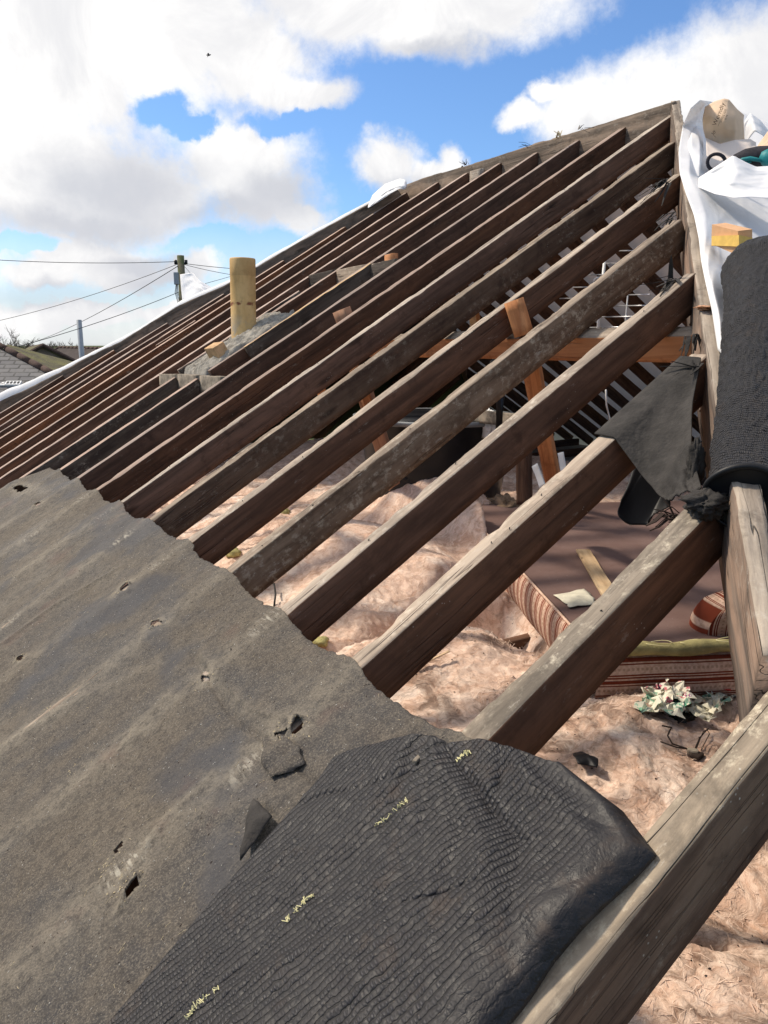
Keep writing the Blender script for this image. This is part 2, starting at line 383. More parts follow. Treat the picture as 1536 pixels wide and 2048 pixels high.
def woven_fn(n, b, bd=0.0032, bright=1.0):
    # coordinates stored per vertex: wu across the threads, wv along them (metres)
    a = n.n('ShaderNodeAttribute', attribute_name='wu'); c_ = n.n('ShaderNodeAttribute', attribute_name='wv')
    co = n.tc.outputs['Object']
    wob = n.m('MULTIPLY', n.m('SUBTRACT', n.noise(co, 14, 5, 0.65), 0.5), 0.024)
    wob2 = n.m('MULTIPLY', n.m('SUBTRACT', n.noise(co, 70, 3, 0.6), 0.5), 0.004)
    u = n.m('ADD', n.m('ADD', a.outputs['Fac'], wob), wob2)
    uu = n.m('MULTIPLY', u, 1 / 0.0112)
    fr = n.m('FRACT', uu); row = n.m('FLOOR', uu)
    du = n.m('ABSOLUTE', n.m('SUBTRACT', fr, 0.5))                                  # 0.5 at a thread
    rowr = n.m('FRACT', n.m('MULTIPLY', n.m('SINE', n.m('MULTIPLY', row, 12.9898)), 43758.5))
    vv = n.m('ADD', n.m('MULTIPLY', n.m('ADD', c_.outputs['Fac'], n.m('MULTIPLY', wob2, 1.5)), 1 / 0.0058), rowr)
    fv = n.m('ABSOLUTE', n.m('SUBTRACT', n.m('FRACT', vv), 0.5))
    thread = n.ramp(du, 0.33, 0.47)
    pil = n.m('MULTIPLY', n.ramp(du, 0.08, 0.44, 1.0, 0.0), n.ramp(fv, 0.1, 0.48, 1.0, 0.15))
    cid = n.n('ShaderNodeCombineXYZ'); n.l(n.m('MULTIPLY', row, 7.31), cid.inputs[0]); n.l(n.m('MULTIPLY', n.m('FLOOR', vv), 3.17), cid.inputs[1])
    cr_ = n.n('ShaderNodeTexWhiteNoise', noise_dimensions='3D'); n.l(cid.outputs[0], cr_.inputs['Vector'])
    pl_ = n.n('ShaderNodeAttribute', attribute_name='plain'); wm = n.m('SUBTRACT', 1.0, pl_.outputs['Fac'], clamp=True)
    pil = n.m('MULTIPLY', n.m('MULTIPLY', pil, n.m('MULTIPLY_ADD', cr_.outputs['Value'], 0.85, 0.15)), wm); thread = n.m('MULTIPLY', thread, wm)
    n1 = n.noise(co, 6, 5, 0.6); n2 = n.noise(co, 45, 5, 0.65)
    str_ = n.ramp(n1, 0.25, 0.6, 0.35, 1.0)
    c = n.mix(n.ramp(n2, 0.35, 0.7), (0.009, 0.008, 0.009), (0.019, 0.017, 0.018))
    c = n.mix(n.m('MULTIPLY', pil, n.m('MULTIPLY', str_, 0.8)), c, (0.052 * bright, 0.050 * bright, 0.055 * bright))
    c = n.mix(n.m('MULTIPLY', thread, 0.85), c, (0.006, 0.005, 0.005))
    rb = n.ramp(n.noise(co, 12, 6, 0.7), 0.54, 0.70)
    c = n.mix(n.m('MULTIPLY', rb, 0.5), c, (0.055, 0.038, 0.028))
    c = n.mix(n.m('MULTIPLY', n.ramp(n.noise(co, 300, 2, 0.6), 0.66, 0.74), 0.5), c, (0.16, 0.13, 0.10))
    n.l(c, b.inputs['Base Color']); n.l(n.ramp(n2, 0.3, 0.7, 0.42, 0.66), b.inputs['Roughness']); spec(b, 0.35)
    h = n.m('ADD', n.m('MULTIPLY', n.m('MULTIPLY', pil, str_), 0.75), n.m('MULTIPLY', n2, 0.9)); h = n.m('ADD', h, n.m('MULTIPLY', n.noise(co, 22, 4, 0.6, 0.8), 1.6)); h = n.m('SUBTRACT', h, n.m('MULTIPLY', thread, 0.7))
    h = n.m('ADD', h, n.m('MULTIPLY', n.noise(co, 200, 3, 0.7), 0.2))
    bump(n, b, h, 0.95, bd)
M['woven'] = mat('black_woven_backed_felt', woven_fn)
M['woven_roll'] = mat('crinkled_black_woven_felt', lambda n, b: woven_fn(n, b, 0.009, 1.5))
M['felt_dark'] = plain('dark_torn_felt', (0.048, 0.043, 0.039), 0.85, 14, 0.5, 0.9, 0.006)
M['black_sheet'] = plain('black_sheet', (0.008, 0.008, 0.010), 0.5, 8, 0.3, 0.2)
M['rim'] = plain('smooth_dark_felt_rim', (0.075, 0.080, 0.095), 0.45, 18, 0.35, 0.3, 0.003, 0.4)

def wool_fn(n, b):
    co = n.tc.outputs['Object']
    at = n.n('ShaderNodeAttribute', attribute_name='dirt_dark')
    wv = n.vm('MULTIPLY_ADD', n.noise(co, 3.5, 4, 0.6, out=1), (0.35, 0.35, 0.35), co)
    sw = n.noise(n.mapping(wv, (1, 3.2, 1.6), rot=(0, 0, 0.6)), 7, 7, 0.68, 1.2)
    big = n.noise(wv, 2.6, 5, 0.6, 0.6); fine = n.noise(n.mapping(wv, (2.2, 7, 4), rot=(0, 0, -0.5)), 16, 6, 0.7, 1.5)
    c = n.mix(n.ramp(sw, 0.32, 0.66), (0.58, 0.375, 0.275), (0.82, 0.63, 0.51))
    c = n.mix(n.m('MULTIPLY', n.ramp(big, 0.50, 0.66), 0.8), c, (0.88, 0.76, 0.66))
    c = n.mix(n.m('MULTIPLY', n.ramp(fine, 0.5, 0.72), 0.55), c, (0.36, 0.21, 0.14))
    cs = n.ramp(n.m('ABSOLUTE', n.m('SUBTRACT', n.noise(n.mapping(wv, (1, 1.5, 1)), 3.6, 5, 0.62, 1.5), 0.5)), 0.0, 0.045, 1.0, 0.0)
    c = n.mix(n.m('MULTIPLY', cs, 0.30), c, (0.30, 0.18, 0.12))
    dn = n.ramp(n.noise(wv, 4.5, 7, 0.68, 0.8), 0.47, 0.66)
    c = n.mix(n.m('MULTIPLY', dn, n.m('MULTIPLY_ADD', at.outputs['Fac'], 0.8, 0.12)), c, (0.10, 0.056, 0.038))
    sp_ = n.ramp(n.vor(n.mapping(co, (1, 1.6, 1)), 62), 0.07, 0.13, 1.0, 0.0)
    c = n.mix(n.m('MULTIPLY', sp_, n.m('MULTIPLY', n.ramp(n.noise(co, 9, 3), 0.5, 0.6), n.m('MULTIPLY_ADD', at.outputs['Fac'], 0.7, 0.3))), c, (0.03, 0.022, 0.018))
    n.l(c, b.inputs['Base Color']); b.inputs['Roughness'].default_value = 0.95; spec(b, 0.05)
    b.inputs['Subsurface Weight'].default_value = 0.0
    h = n.m('ADD', n.m('MULTIPLY', sw, 0.9), n.m('MULTIPLY', fine, 0.5))
    bump(n, b, h, 0.8, 0.010)
M['wool'] = mat('pink_glass_wool', wool_fn)
M['wool_yellow'] = plain('yellow_wool', (0.62, 0.56, 0.24), 0.95, 20, 0.4, 0.8, 0.01)
M['wool_brown'] = plain('brown_grubby_wool', (0.36, 0.24, 0.15), 0.95, 16, 0.6, 0.9, 0.012)

def stripe_fn(n, b):
    a = n.n('ShaderNodeAttribute', attribute_name='su'); v = n.n('ShaderNodeAttribute', attribute_name='sv')
    u = n.m('MULTIPLY', a.outputs['Fac'], 1 / 0.080); f = n.m('FRACT', u)
    def band(c0, wd): return n.ramp(n.m('ABSOLUTE', n.m('SUBTRACT', f, c0)), wd, wd + 0.015, 1.0, 0.0)
    red = n.m('MAXIMUM', n.m('MAXIMUM', band(0.13, 0.075), band(0.33, 0.028)), n.m('MAXIMUM', band(0.45, 0.028), band(0.95, 0.02)))
    dash = n.m('MULTIPLY', band(0.72, 0.05), n.ramp(n.m('FRACT', n.m('MULTIPLY', v.outputs['Fac'], 1 / 0.018)), 0.45, 0.5))
    co = n.tc.outputs['Object']
    c = n.mix(n.ramp(n.noise(co, 60, 4), 0.3, 0.7), (0.50, 0.33, 0.24), (0.68, 0.49, 0.38))
    c = n.mix(n.m('MULTIPLY', dash, 0.5), c, (0.26, 0.15, 0.10))
    c = n.mix(red, c, (0.19, 0.042, 0.022))
    n.l(c, b.inputs['Base Color']); b.inputs['Roughness'].default_value = 0.95; spec(b, 0.1)
    h = n.m('ADD', red, n.m('MULTIPLY', n.m('SINE', n.m('MULTIPLY', v.outputs['Fac'], 2 * math.pi / 0.006)), 0.35))
    bump(n, b, h, 0.6, 0.004)
M['stripe'] = mat('brown_and_cream_striped_fabric', stripe_fn)

def panel_fn(n, b):
    co = n.tc.outputs['Object']
    c = n.mix(n.ramp(n.noise(co, 3, 5, 0.6), 0.35, 0.7), (0.135, 0.083, 0.072), (0.175, 0.115, 0.102))
    c = n.mix(n.m('MULTIPLY', n.ramp(n.noise(co, 40, 5, 0.7), 0.5, 0.7), 0.3), c, (0.11, 0.062, 0.052))
    s = n.m('MULTIPLY', n.ramp(n.vor(co, 42), 0.05, 0.09, 1.0, 0.0), n.ramp(n.noise(co, 5, 3), 0.52, 0.6))
    c = n.mix(s, c, (0.05, 0.03, 0.025))
    s2 = n.m('MULTIPLY', n.ramp(n.vor(n.mapping(co, loc=(5, 2, 1)), 36), 0.035, 0.06, 1.0, 0.0), n.ramp(n.noise(co, 6, 3), 0.5, 0.6))
    c = n.mix(s2, c, (0.55, 0.50, 0.44))
    n.l(c, b.inputs['Base Color']); b.inputs['Roughness'].default_value = 0.8; spec(b, 0.2)
    bump(n, b, n.noise(co, 120, 4, 0.7), 0.3, 0.003)
M['panel'] = mat('maroon_hardboard', panel_fn)
M['fluepipe'] = None
def pipe_fn(n, b):
    co = n.tc.outputs['Object']; sp_ = n.n('ShaderNodeSeparateXYZ'); n.l(co, sp_.inputs[0]); z = sp_.outputs[2]
    c = n.mix(n.ramp(n.noise(n.mapping(co, (1, 1, 0.3)), 16, 6, 0.65), 0.3, 0.7), (0.56, 0.35, 0.135), (0.72, 0.49, 0.22))
    c = n.mix(n.m('MULTIPLY', n.ramp(n.noise(co, 30, 5, 0.7), 0.5, 0.66), 0.35), c, (0.40, 0.25, 0.10))
    c = n.mix(n.m('MULTIPLY', n.ramp(z, 0.49, 0.492), 0.35), c, (0.36, 0.22, 0.09))
    ring = n.ramp(n.m('ABSOLUTE', n.m('SUBTRACT', n.m('ADD', z, n.m('MULTIPLY', n.noise(co, 14, 3), 0.05)), 0.345)), 0.004, 0.016, 1.0, 0.0)
    c = n.mix(n.m('MULTIPLY', ring, n.ramp(n.noise(co, 30, 4), 0.42, 0.6)), c, (0.22, 0.075, 0.035))
    gr = n.m('MULTIPLY', n.ramp(z, 0.30, 0.12), n.ramp(n.noise(co, 9, 5, 0.6), 0.46, 0.6))
    c = n.mix(n.m('MULTIPLY', gr, 0.8), c, (0.36, 0.33, 0.27))
    pit = n.ramp(n.vor(co, 26), 0.05, 0.08, 1.0, 0.0)
    c = n.mix(n.m('MULTIPLY', pit, n.ramp(n.noise(co, 12, 3), 0.55, 0.62)), c, (0.10, 0.06, 0.04))
    n.l(c, b.inputs['Base Color']); b.inputs['Roughness'].default_value = 0.7; spec(b, 0.3)
    bump(n, b, n.noise(co, 60, 5, 0.7), 0.4, 0.003)
M['fluepipe'] = mat('buff_clay_pipe', pipe_fn)
M['mortar'] = plain('rough_grey_mortar', (0.36, 0.335, 0.29), 0.95, 22, 0.45, 1.0, 0.01)
M['brick'] = plain('buff_brick', (0.60, 0.38, 0.20), 0.9, 20, 0.35, 0.6, 0.005)
M['block'] = plain('grimy_block_timber', (0.33, 0.28, 0.22), 0.9, 16, 0.6, 0.6, 0.005)
M['white_plastic'] = plain('white_plastic', (0.78, 0.78, 0.76), 0.4, 8, 0.08, 0.0)
M['wire'] = plain('grey_metal_wire', (0.55, 0.55, 0.56), 0.35, 10, 0.1, 0.0, metal=0.6)
M['cable_black'] = plain('black_cable', (0.02, 0.02, 0.02), 0.5, 10, 0.1, 0.0)
M['tank'] = plain('black_plastic_tank', (0.010, 0.011, 0.014), 0.35, 6, 0.3, 0.1)
M['paper'] = plain('cream_paper', (0.66, 0.62, 0.49), 0.9, 22, 0.22, 0.3, 0.002)
M['paper_green'] = plain('green_printed_paper', (0.62, 0.62, 0.50), 0.8, 30, 0.6, 0.3, 0.002, c2=(0.10, 0.34, 0.20))
M['paper_purple'] = plain('purple_printed_paper', (0.62, 0.58, 0.52), 0.8, 40, 0.6, 0.3, 0.002, c2=(0.24, 0.06, 0.20))
def printed(name, ink, ink2, lo):
    def fn(n, b):
        co = n.tc.outputs['Object']; c = n.mix(n.ramp(n.noise(co, 20, 4), 0.3, 0.7), (0.60, 0.57, 0.46), (0.74, 0.71, 0.58))
        k = n.ramp(n.noise(co, 24, 5, 0.7), lo, lo + 0.05); c = n.mix(k, c, n.mix(n.ramp(n.noise(co, 50, 3), 0.45, 0.55), ink, ink2))
        n.l(c, b.inputs['Base Color']); b.inputs['Roughness'].default_value = 0.85
    return mat(name, fn)
M['paper_green'] = printed('green_printed_paper', (0.10, 0.36, 0.22), (0.30, 0.48, 0.36), 0.52)
M['paper_purple'] = printed('purple_printed_paper', (0.22, 0.06, 0.22), (0.50, 0.12, 0.15), 0.54)
M['red_print'] = plain('red_print', (0.52, 0.06, 0.05), 0.8, 30, 0.1, 0.0)
M['kraft'] = plain('brown_kraft_paper', (0.68, 0.50, 0.35), 0.75, 5, 0.12, 0.35, 0.008)
M['kraft_in'] = plain('pale_inner_paper', (0.60, 0.53, 0.48), 0.8, 5, 0.08, 0.2, 0.006)
M['ink'] = plain('brown_ink', (0.13, 0.075, 0.05), 0.8, 40, 0.2, 0.0)
M['teal'] = plain('teal_rubber', (0.02, 0.24, 0.25), 0.5, 30, 0.3, 0.4)
M['glove'] = plain('charcoal_knit', (0.035, 0.032, 0.040), 0.85, 60, 0.4, 0.6, 0.003)
M['yellow_board'] = plain('yellow_printed_wrap', (0.62, 0.40, 0.09), 0.6, 30, 0.2, 0.0)
M['orange_board'] = plain('orange_brown_card', (0.62, 0.36, 0.19), 0.7, 20, 0.15, 0.0)
M['foam'] = plain('olive_foam_edging', (0.33, 0.29, 0.13), 0.9, 20, 0.35, 0.5, 0.006)
M['foam_thread'] = plain('pale_yellow_thread', (0.72, 0.66, 0.36), 0.9, 20, 0.1, 0.0)
M['straw'] = plain('straw_bits', (0.50, 0.41, 0.26), 0.9, 20, 0.3, 0.0)
M['chip'] = plain('pale_chips', (0.62, 0.58, 0.50), 0.9, 20, 0.3, 0.0)
M['twig'] = plain('dark_fibrous_roots', (0.030, 0.018, 0.013), 0.9, 20, 0.3, 0.0)
M['ply'] = plain('grey_galvanised_metal', (0.28, 0.30, 0.32), 0.45, 10, 0.15, 0.0, metal=0.5)

exec_order = True
# ================================================================== SETTING: ground
def ground_fn(n, b):
    co = n.tc.outputs['Object']
    c = n.mix(n.ramp(n.noise(co, 0.08, 6, 0.6), 0.4, 0.62), (0.045, 0.075, 0.022), (0.09, 0.10, 0.04))
    c = n.mix(n.m('MULTIPLY', n.ramp(n.noise(co, 2.0, 5), 0.4, 0.7), 0.4), c, (0.035, 0.055, 0.018))
    n.l(c, b.inputs['Base Color']); b.inputs['Roughness'].default_value = 0.95; spec(b, 0.1)
M['ground'] = mat('rough_grass_ground', ground_fn)
g = Geo(); S_ = 900
N_ = 24
vv = [(-S_ + 2 * S_ * i / N_, -S_ + 2 * S_ * j / N_, 0) for i in range(N_ + 1) for j in range(N_ + 1)]
ff = [(i * (N_ + 1) + j, (i + 1) * (N_ + 1) + j, (i + 1) * (N_ + 1) + j + 1, i * (N_ + 1) + j + 1) for i in range(N_) for j in range(N_)]
g.add(vv, ff); tag(g.build('ground', M['ground']), kind='structure')

# ================================================================== ROOF TIMBERS
def frame_from(a, b_, up):
    x = (b_ - a).normalized(); y = up.cross(x).normalized(); z = x.cross(y)
    return Matrix(((x.x, y.x, z.x, a.x), (x.y, y.y, z.y, a.y), (x.z, y.z, z.z, a.z), (0, 0, 0, 1)))
def plank(name, pts, wd, dp, up, mtop, mside, parent=None, rough=1.0, step=0.035, seed=0, chips=1.0, twist=0.0):
    """timber with its top edge centred on the polyline pts (world), width wd, depth dp, uneven worn edges"""
    pts = [Vector(p) for p in pts]; Mx = frame_from(pts[0], pts[-1], up); Mi = Mx.inverted()
    lp = [Mi @ p for p in pts]; L = lp[-1].x
    n = max(2, int(L / step)); xs = np.linspace(0, L, n + 1)
    cy = np.interp(xs, [p.x for p in lp], [p.y for p in lp]); cz = np.interp(xs, [p.x for p in lp], [p.z for p in lp])
    ty = np.linspace(0.5, -0.5, 6)
    ring = [(t, 0.0) for t in ty] + [(-0.5, -q) for q in (0.06, 0.2, 0.45, 0.75, 1.0)] + [(t, -1.0) for t in (-0.17, 0.17, 0.5)] + [(0.5, -q) for q in (0.75, 0.45, 0.2, 0.06)]
    K = len(ring); R = np.array(ring)
    X = np.repeat(xs[:, None], K, 1); Y = R[None, :, 0] * wd + cy[:, None]; Z = R[None, :, 1] * dp + cz[:, None]
    sh = seed * 9.7
    perim = np.arange(K)[None, :] * 0.9
    nz = fbm(X * 5 + sh, perim + sh * 1.3, 4, seed) * 0.0022 * rough
    cyy = Y - cy[:, None]; czz = Z - (cz[:, None] - dp / 2)
    Y = Y + np.sign(cyy) * nz * (np.abs(cyy) > wd * 0.45); Z = Z + nz * 1.2 * (np.abs(czz) > dp * 0.48)
    # worn arrises: round corners and chips
    for ci, sgn in ((0, 1), (5, -1)):
        ch = np.clip(fbm(xs * 16 + sh + ci, xs * 0 + ci, 4, seed + 3) - 0.12, 0, 1) * 0.014 * chips + np.clip(fbm(xs * 4 + sh, xs * 0 + ci, 3, seed + 5) - 0.3, 0, 1) * 0.02 * chips + 0.0012
        Z[:, ci] -= ch * 0.55; Y[:, ci] -= sgn * ch * 0.55
        nb = 1 if ci == 0 else 4
        Z[:, nb] -= ch * 0.25
        sd = K - 1 if ci == 0 else 6
        Y[:, sd] -= sgn * ch * 0.3
    for ci, sgn in ((13, 1), (10, -1)):
        Y[:, ci] -= sgn * 0.002; Z[:, ci] += 0.002
    cup = fbm(xs * 1.3 + sh, xs * 0, 2, seed + 9) * 0.004 * rough
    Y += cup[:, None]
    V_ = np.stack([X, Y, Z], -1).reshape(-1, 3)
    F_ = []; fm = []
    for i in range(n):
        for k in range(K):
            k2 = (k + 1) % K
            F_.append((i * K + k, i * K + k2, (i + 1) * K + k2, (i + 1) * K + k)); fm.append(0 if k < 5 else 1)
    F_.append(tuple(range(K))[::-1]); fm.append(1); F_.append(tuple(n * K + k for k in range(K))); fm.append(1)
    o = mesh(name, V_, F_, [mtop, mside], None, True, fm=fm)
    me = o.data
    o.matrix_world = Mx
    if parent is not None: o.parent = parent; o.matrix_parent_inverse = parent.matrix_basis.inverted()
    return o
NROOF = Vector((-T, 0, 1)).normalized()
UP = Vector((0, 0, 1))

frame_ = empty('roof_frame', P(2.2, 4.0, -1.4))
tag(frame_, 'stripped hipped roof frame of brown timber rafters, ridge board, hips and purlins', 'roof frame')

Yr = {0: 0.606, 1: 1.008, 2: 1.414, 3: 1.80, 4: 2.20, 5: 2.59, 6: 3.015, 7: 3.43, 8: 3.81, 9: 4.205}
for k in range(10, 21): Yr[k] = 0.636 + 0.4 * k - 0.03
Xtop = {0: 1.17, 1: 1.46, 2: 1.96, 3: 2.40, 4: 2.83, 5: 3.32, 6: 3.79, 15: 3.85, 16: 3.42, 17: 2.98, 18: 2.55, 19: 2.13, 20: 1.71}
for k in range(7, 15): Xtop[k] = 4.30
Xtop[7] = 4.29; Xtop[14] = 4.25
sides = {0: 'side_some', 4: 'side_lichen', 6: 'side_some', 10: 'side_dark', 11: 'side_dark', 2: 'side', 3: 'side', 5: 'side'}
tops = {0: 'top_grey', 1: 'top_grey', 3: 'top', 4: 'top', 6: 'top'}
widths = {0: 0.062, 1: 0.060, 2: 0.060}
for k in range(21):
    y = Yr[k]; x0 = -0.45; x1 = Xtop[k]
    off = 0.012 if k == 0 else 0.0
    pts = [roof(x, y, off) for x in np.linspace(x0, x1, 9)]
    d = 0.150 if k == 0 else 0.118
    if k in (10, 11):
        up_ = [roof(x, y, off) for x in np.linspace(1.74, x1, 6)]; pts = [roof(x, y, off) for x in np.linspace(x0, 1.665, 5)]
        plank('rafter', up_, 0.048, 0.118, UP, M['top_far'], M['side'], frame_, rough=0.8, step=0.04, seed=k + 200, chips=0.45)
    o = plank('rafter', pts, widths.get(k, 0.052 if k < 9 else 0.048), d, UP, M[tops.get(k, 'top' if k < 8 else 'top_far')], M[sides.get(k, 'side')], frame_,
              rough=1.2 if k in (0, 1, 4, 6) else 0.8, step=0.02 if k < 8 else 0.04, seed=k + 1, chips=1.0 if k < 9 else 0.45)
    if k == 0: o['label'] = 'nearest rafter, broad grey lichened top edge with whitish stains on its side'
    if k == 4: o['label'] = 'rafter with its side mottled all over by pale lichen'
    if k in (10, 11): o['label'] = 'short blackened rafter ending at the trimmer below the clay flue pipe'

# ridge board (dirty, ragged top) : plane X = 4.31..4.335
rp = [at_x(q, 4.325) for q in [(1352, 204), (1280, 225), (1160, 262), (1060, 292), (940, 330), (860, 353), (790, 377)]]
plank('ridge_board', rp, 0.032, 0.19, UP, M['rough_grey'], M['rough_grey'], frame_, rough=2.5, step=0.03, seed=40, chips=2.0)

# near hip
def hipY(X): return 0.636 + 0.874 * (X - 1.08)
hp = []
for X, pr in ((1.10, .075), (1.3, .075), (1.6, .035), (1.85, .012), (2.1, .004), (2.4, .0), (2.9, .006), (3.4, .01), (3.9, .028), (4.22, .055), (4.36, .062)):
    hp.append(P(X + 0.02, hipY(X) - 0.03, T * X - H + pr))
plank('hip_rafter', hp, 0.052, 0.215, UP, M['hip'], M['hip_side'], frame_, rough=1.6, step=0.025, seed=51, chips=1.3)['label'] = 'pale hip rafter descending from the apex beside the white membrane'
# far hip
def far_hip_pt(px):
    d = ray(*px); nx, ny = 1.0, 1.073   # X + 1.073 Y = 4.30 + 1.073*6.236
    c = 4.33 + 1.073 * 6.30
    t = c / (d.x + 1.073 * d.y); return P(d.x * t, d.y * t, d.z * t)
fh_px = [(795, 378), (717, 420), (600, 484), (511, 536), (450, 571), (356, 612), (244, 683), (200, 703), (114, 748), (54, 778), (-40, 822), (-120, 862)]
fh = [far_hip_pt(q) for q in fh_px]
plank('hip_rafter', fh, 0.05, 0.24, UP, M['rough_grey'], M['rough_grey'], frame_, rough=2.0, step=0.04, seed=52, chips=1.2)['label'] = 'far hip rafter sloping down to the left under the white strip'

# opposite slope: rafters going down the other side
XR = 4.345
def opp(X, Y, off=0.0): return P(X, Y, (T * XR - H) - T * (X - XR) + off)
yy = -0.6; k = 0
while yy < 11.4:
    # clip against the two hips of the far slope
    xs0 = XR + 0.02
    if yy < 3.55: xs0 = XR + (3.55 - yy) * 1.12
    if yy > 6.35: xs0 = XR + (yy - 6.35) * 1.07
    if xs0 < 8.6:
        plank('rafter', [opp(xs0, yy, -0.03), opp(9.0, yy, -0.03)], 0.05, 0.115, UP, M['side'], M['side'], frame_, seed=60 + k, step=0.12)
    yy += 0.4; k += 1
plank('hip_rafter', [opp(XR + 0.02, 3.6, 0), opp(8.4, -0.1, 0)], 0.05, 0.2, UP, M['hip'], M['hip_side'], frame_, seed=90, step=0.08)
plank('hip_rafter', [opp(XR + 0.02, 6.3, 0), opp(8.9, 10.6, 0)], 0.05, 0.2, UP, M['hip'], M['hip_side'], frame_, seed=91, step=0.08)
# near end slope jacks (under the white sheet and the felt roll)
def endz(Y): return 0.675 * Y - 0.98
for i, X in enumerate(np.arange(2.0, 7.2, 0.42)):
    ytop = hipY(X) - 0.09 if X < 4.3 else 3.5 - (X - 4.35) * 0.9
    if ytop < -0.1: continue
    plank('rafter', [P(X, -0.6, endz(-0.6) - 0.03), P(X, ytop, endz(ytop) - 0.03)], 0.05, 0.115, UP, M['top'], M['side'], frame_, seed=100 + i, step=0.1)
# far end slope jacks
for i, X in enumerate(np.arange(1.6, 7.4, 0.45)):
    y0 = (6.236 + (4.33 - X) / 1.073 if X < 4.33 else 6.3 + (X - 4.33) / 1.07) + 0.12
    z0 = (T * X - H if X < 4.33 else T * (2 * XR - X) - H) - 0.22
    if z0 < -1.3: continue
    L = (z0 + 1.4) / 0.6
    plank('rafter', [P(X, y0, z0), P(X, y0 + L, z0 - 0.6 * L)], 0.05, 0.115, UP, M['side'], M['side'], frame_, seed=120 + i, step=0.15)

# purlins, struts, posts, ties
NR = NROOF
plank('purlin', [P(2.33, 1.70, 0.035), P(2.33, 3.2, 0.03), P(2.33, 5.0, 0.01), P(2.33, 7.6, -0.12)], 0.07, 0.105, NR, M['top'], M['orange'], frame_, seed=70, step=0.04)['label'] = 'orange purlin crossing under the rafters at eye level'
plank('purlin', [P(6.6, 1.6, -0.05), P(6.6, 9.0, -0.05)], 0.07, 0.12, UP, M['orange'], M['orange'], frame_, seed=71, step=0.1)
def strut(a, b_, wd, dp, m1, m2, seed, up=None, name='strut', lab=None):
    o = plank(name, [a, b_], wd, dp, up or Vector((-1, 0, 0.4)), M[m1], M[m2], frame_, seed=seed, step=0.03, rough=0.8, chips=0.5)
    if lab: o['label'] = lab
    return o
upS = Vector((-0.75, -0.55, 0.35))
strut(at_x((1056, 712), 2.42), at_x((1112, 1010), 3.2), 0.075, 0.07, 'orange', 'orange', 72, upS, lab='orange strut running down from the purlin')
strut(at_x((1022, 603), 2.235), at_x((1043, 672), 2.275), 0.066, 0.062, 'orange', 'orange', 95, Vector((-0.9, -0.3, 0.2)), 'cleat', lab='stubby orange cleat standing up on the purlin')
strut(at_x((676, 622), 2.235), at_x((692, 662), 2.275), 0.09, 0.062, 'orange', 'orange', 96, Vector((-0.9, -0.3, 0.2)), 'cleat', lab='second stubby cleat, farther along the purlin')
strut(at_x((700, 740), 2.5), at_x((742, 850), 3.0), 0.10, 0.06, 'orange', 'orange', 73, upS)
strut(at_x((722, 775), 2.8), at_x((800, 1010), 3.35), 0.11, 0.06, 'orange', 'orange', 74, upS)
strut(at_x((612, 700), 2.6), at_x((640, 800), 3.0), 0.10, 0.06, 'orange', 'orange', 75, upS)
strut(at_x((948, 780), 3.9), at_x((944, 935), 3.9), 0.10, 0.08, 'side', 'side', 76, Vector((-1, -0.4, 0)), 'post')
strut(at_x((1042, 880), 3.6), at_x((1044, 1010), 3.6), 0.085, 0.08, 'side', 'side', 77, Vector((-1, -0.4, 0)), 'post')
strut(at_x((905, 815), 3.7), at_x((1080, 832), 3.7), 0.07, 0.09, 'block', 'block', 78, UP, 'tie_beam')
strut(at_x((942, 605), 3.1), at_x((952, 700), 3.3), 0.05, 0.06, 'pale_new', 'orange', 79, upS)
# trimmers round the flue opening
def trimmer(q0, q1, off, dp, m, seed):
    a = at_roof(q0, off); b_ = at_roof(q1, off)
    return plank('trimmer', [a, b_], 0.045, dp, UP, M['block'], M[m], frame_, seed=seed, step=0.03)
def roofp(X, Y, off=0.0): return roof(X, Y, off)
for i, (ya, yb) in enumerate(((4.63, 4.98), (4.24, 4.58), (5.03, 5.36))):
    plank('trimmer', [roofp(1.70, ya, -0.002), roofp(1.70, yb, -0.002)], 0.05, 0.10, UP, M['block'], M['block'], frame_, seed=80 + i, step=0.03)
for i, (ya, yb) in enumerate(((4.63, 4.98), (4.24, 4.58), (5.03, 5.40))):
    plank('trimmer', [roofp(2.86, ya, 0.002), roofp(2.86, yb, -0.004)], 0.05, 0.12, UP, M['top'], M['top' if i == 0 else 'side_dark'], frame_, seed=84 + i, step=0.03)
# pale split board nailed on the rafter beside the flue
plank('packing_board', [roofp(1.95, 4.55, 0.012), roofp(2.84, 4.55, 0.012)], 0.022, 0.10, UP, M['pale_new'], M['side_dark'], frame_, rough=2.5, seed=88, step=0.03, chips=2)
plank('packing_board', [roofp(1.72, 5.10, 0.01), roofp(2.6, 5.10, 0.012)], 0.03, 0.10, UP, M['top_far'], M['side_dark'], frame_, rough=2.0, seed=89, step=0.03, chips=2)
# little wedge blocks on far rafters and ridge
plank('packing_block', [roofp(2.91, 4.36, 0.02), roofp(2.91, 4.45, 0.02)], 0.045, 0.08, UP, M['top'], M['orange'], frame_, seed=92)
plank('packing_block', [at_x((944, 342), 4.27), at_x((966, 336), 4.27)], 0.04, 0.10, UP, M['rough_grey'], M['top'], frame_, seed=93)
plank('packing_block', [roofp(2.1, 6.75, 0.0), roofp(2.45, 6.75, 0.0)], 0.04, 0.08, UP, M['top_far'], M['side'], frame_, seed=94)

# ceiling joists and wall plate (mostly hidden under the insulation)
for i in range(11):
    plank('ceiling_joist', [P(-0.3, 0.3 + i * 0.8, -1.40), P(8.8, 0.3 + i * 0.8, -1.40)], 0.05, 0.1, UP, M['side'], M['side'], frame_, seed=130 + i, step=0.3)
g = Geo(); g.box(P(4.3, 4.6, -1.56), (9.6, 10.6, 0.05)); g.build('ceiling', plain('plaster_ceiling', (0.3, 0.28, 0.25)), frame_)
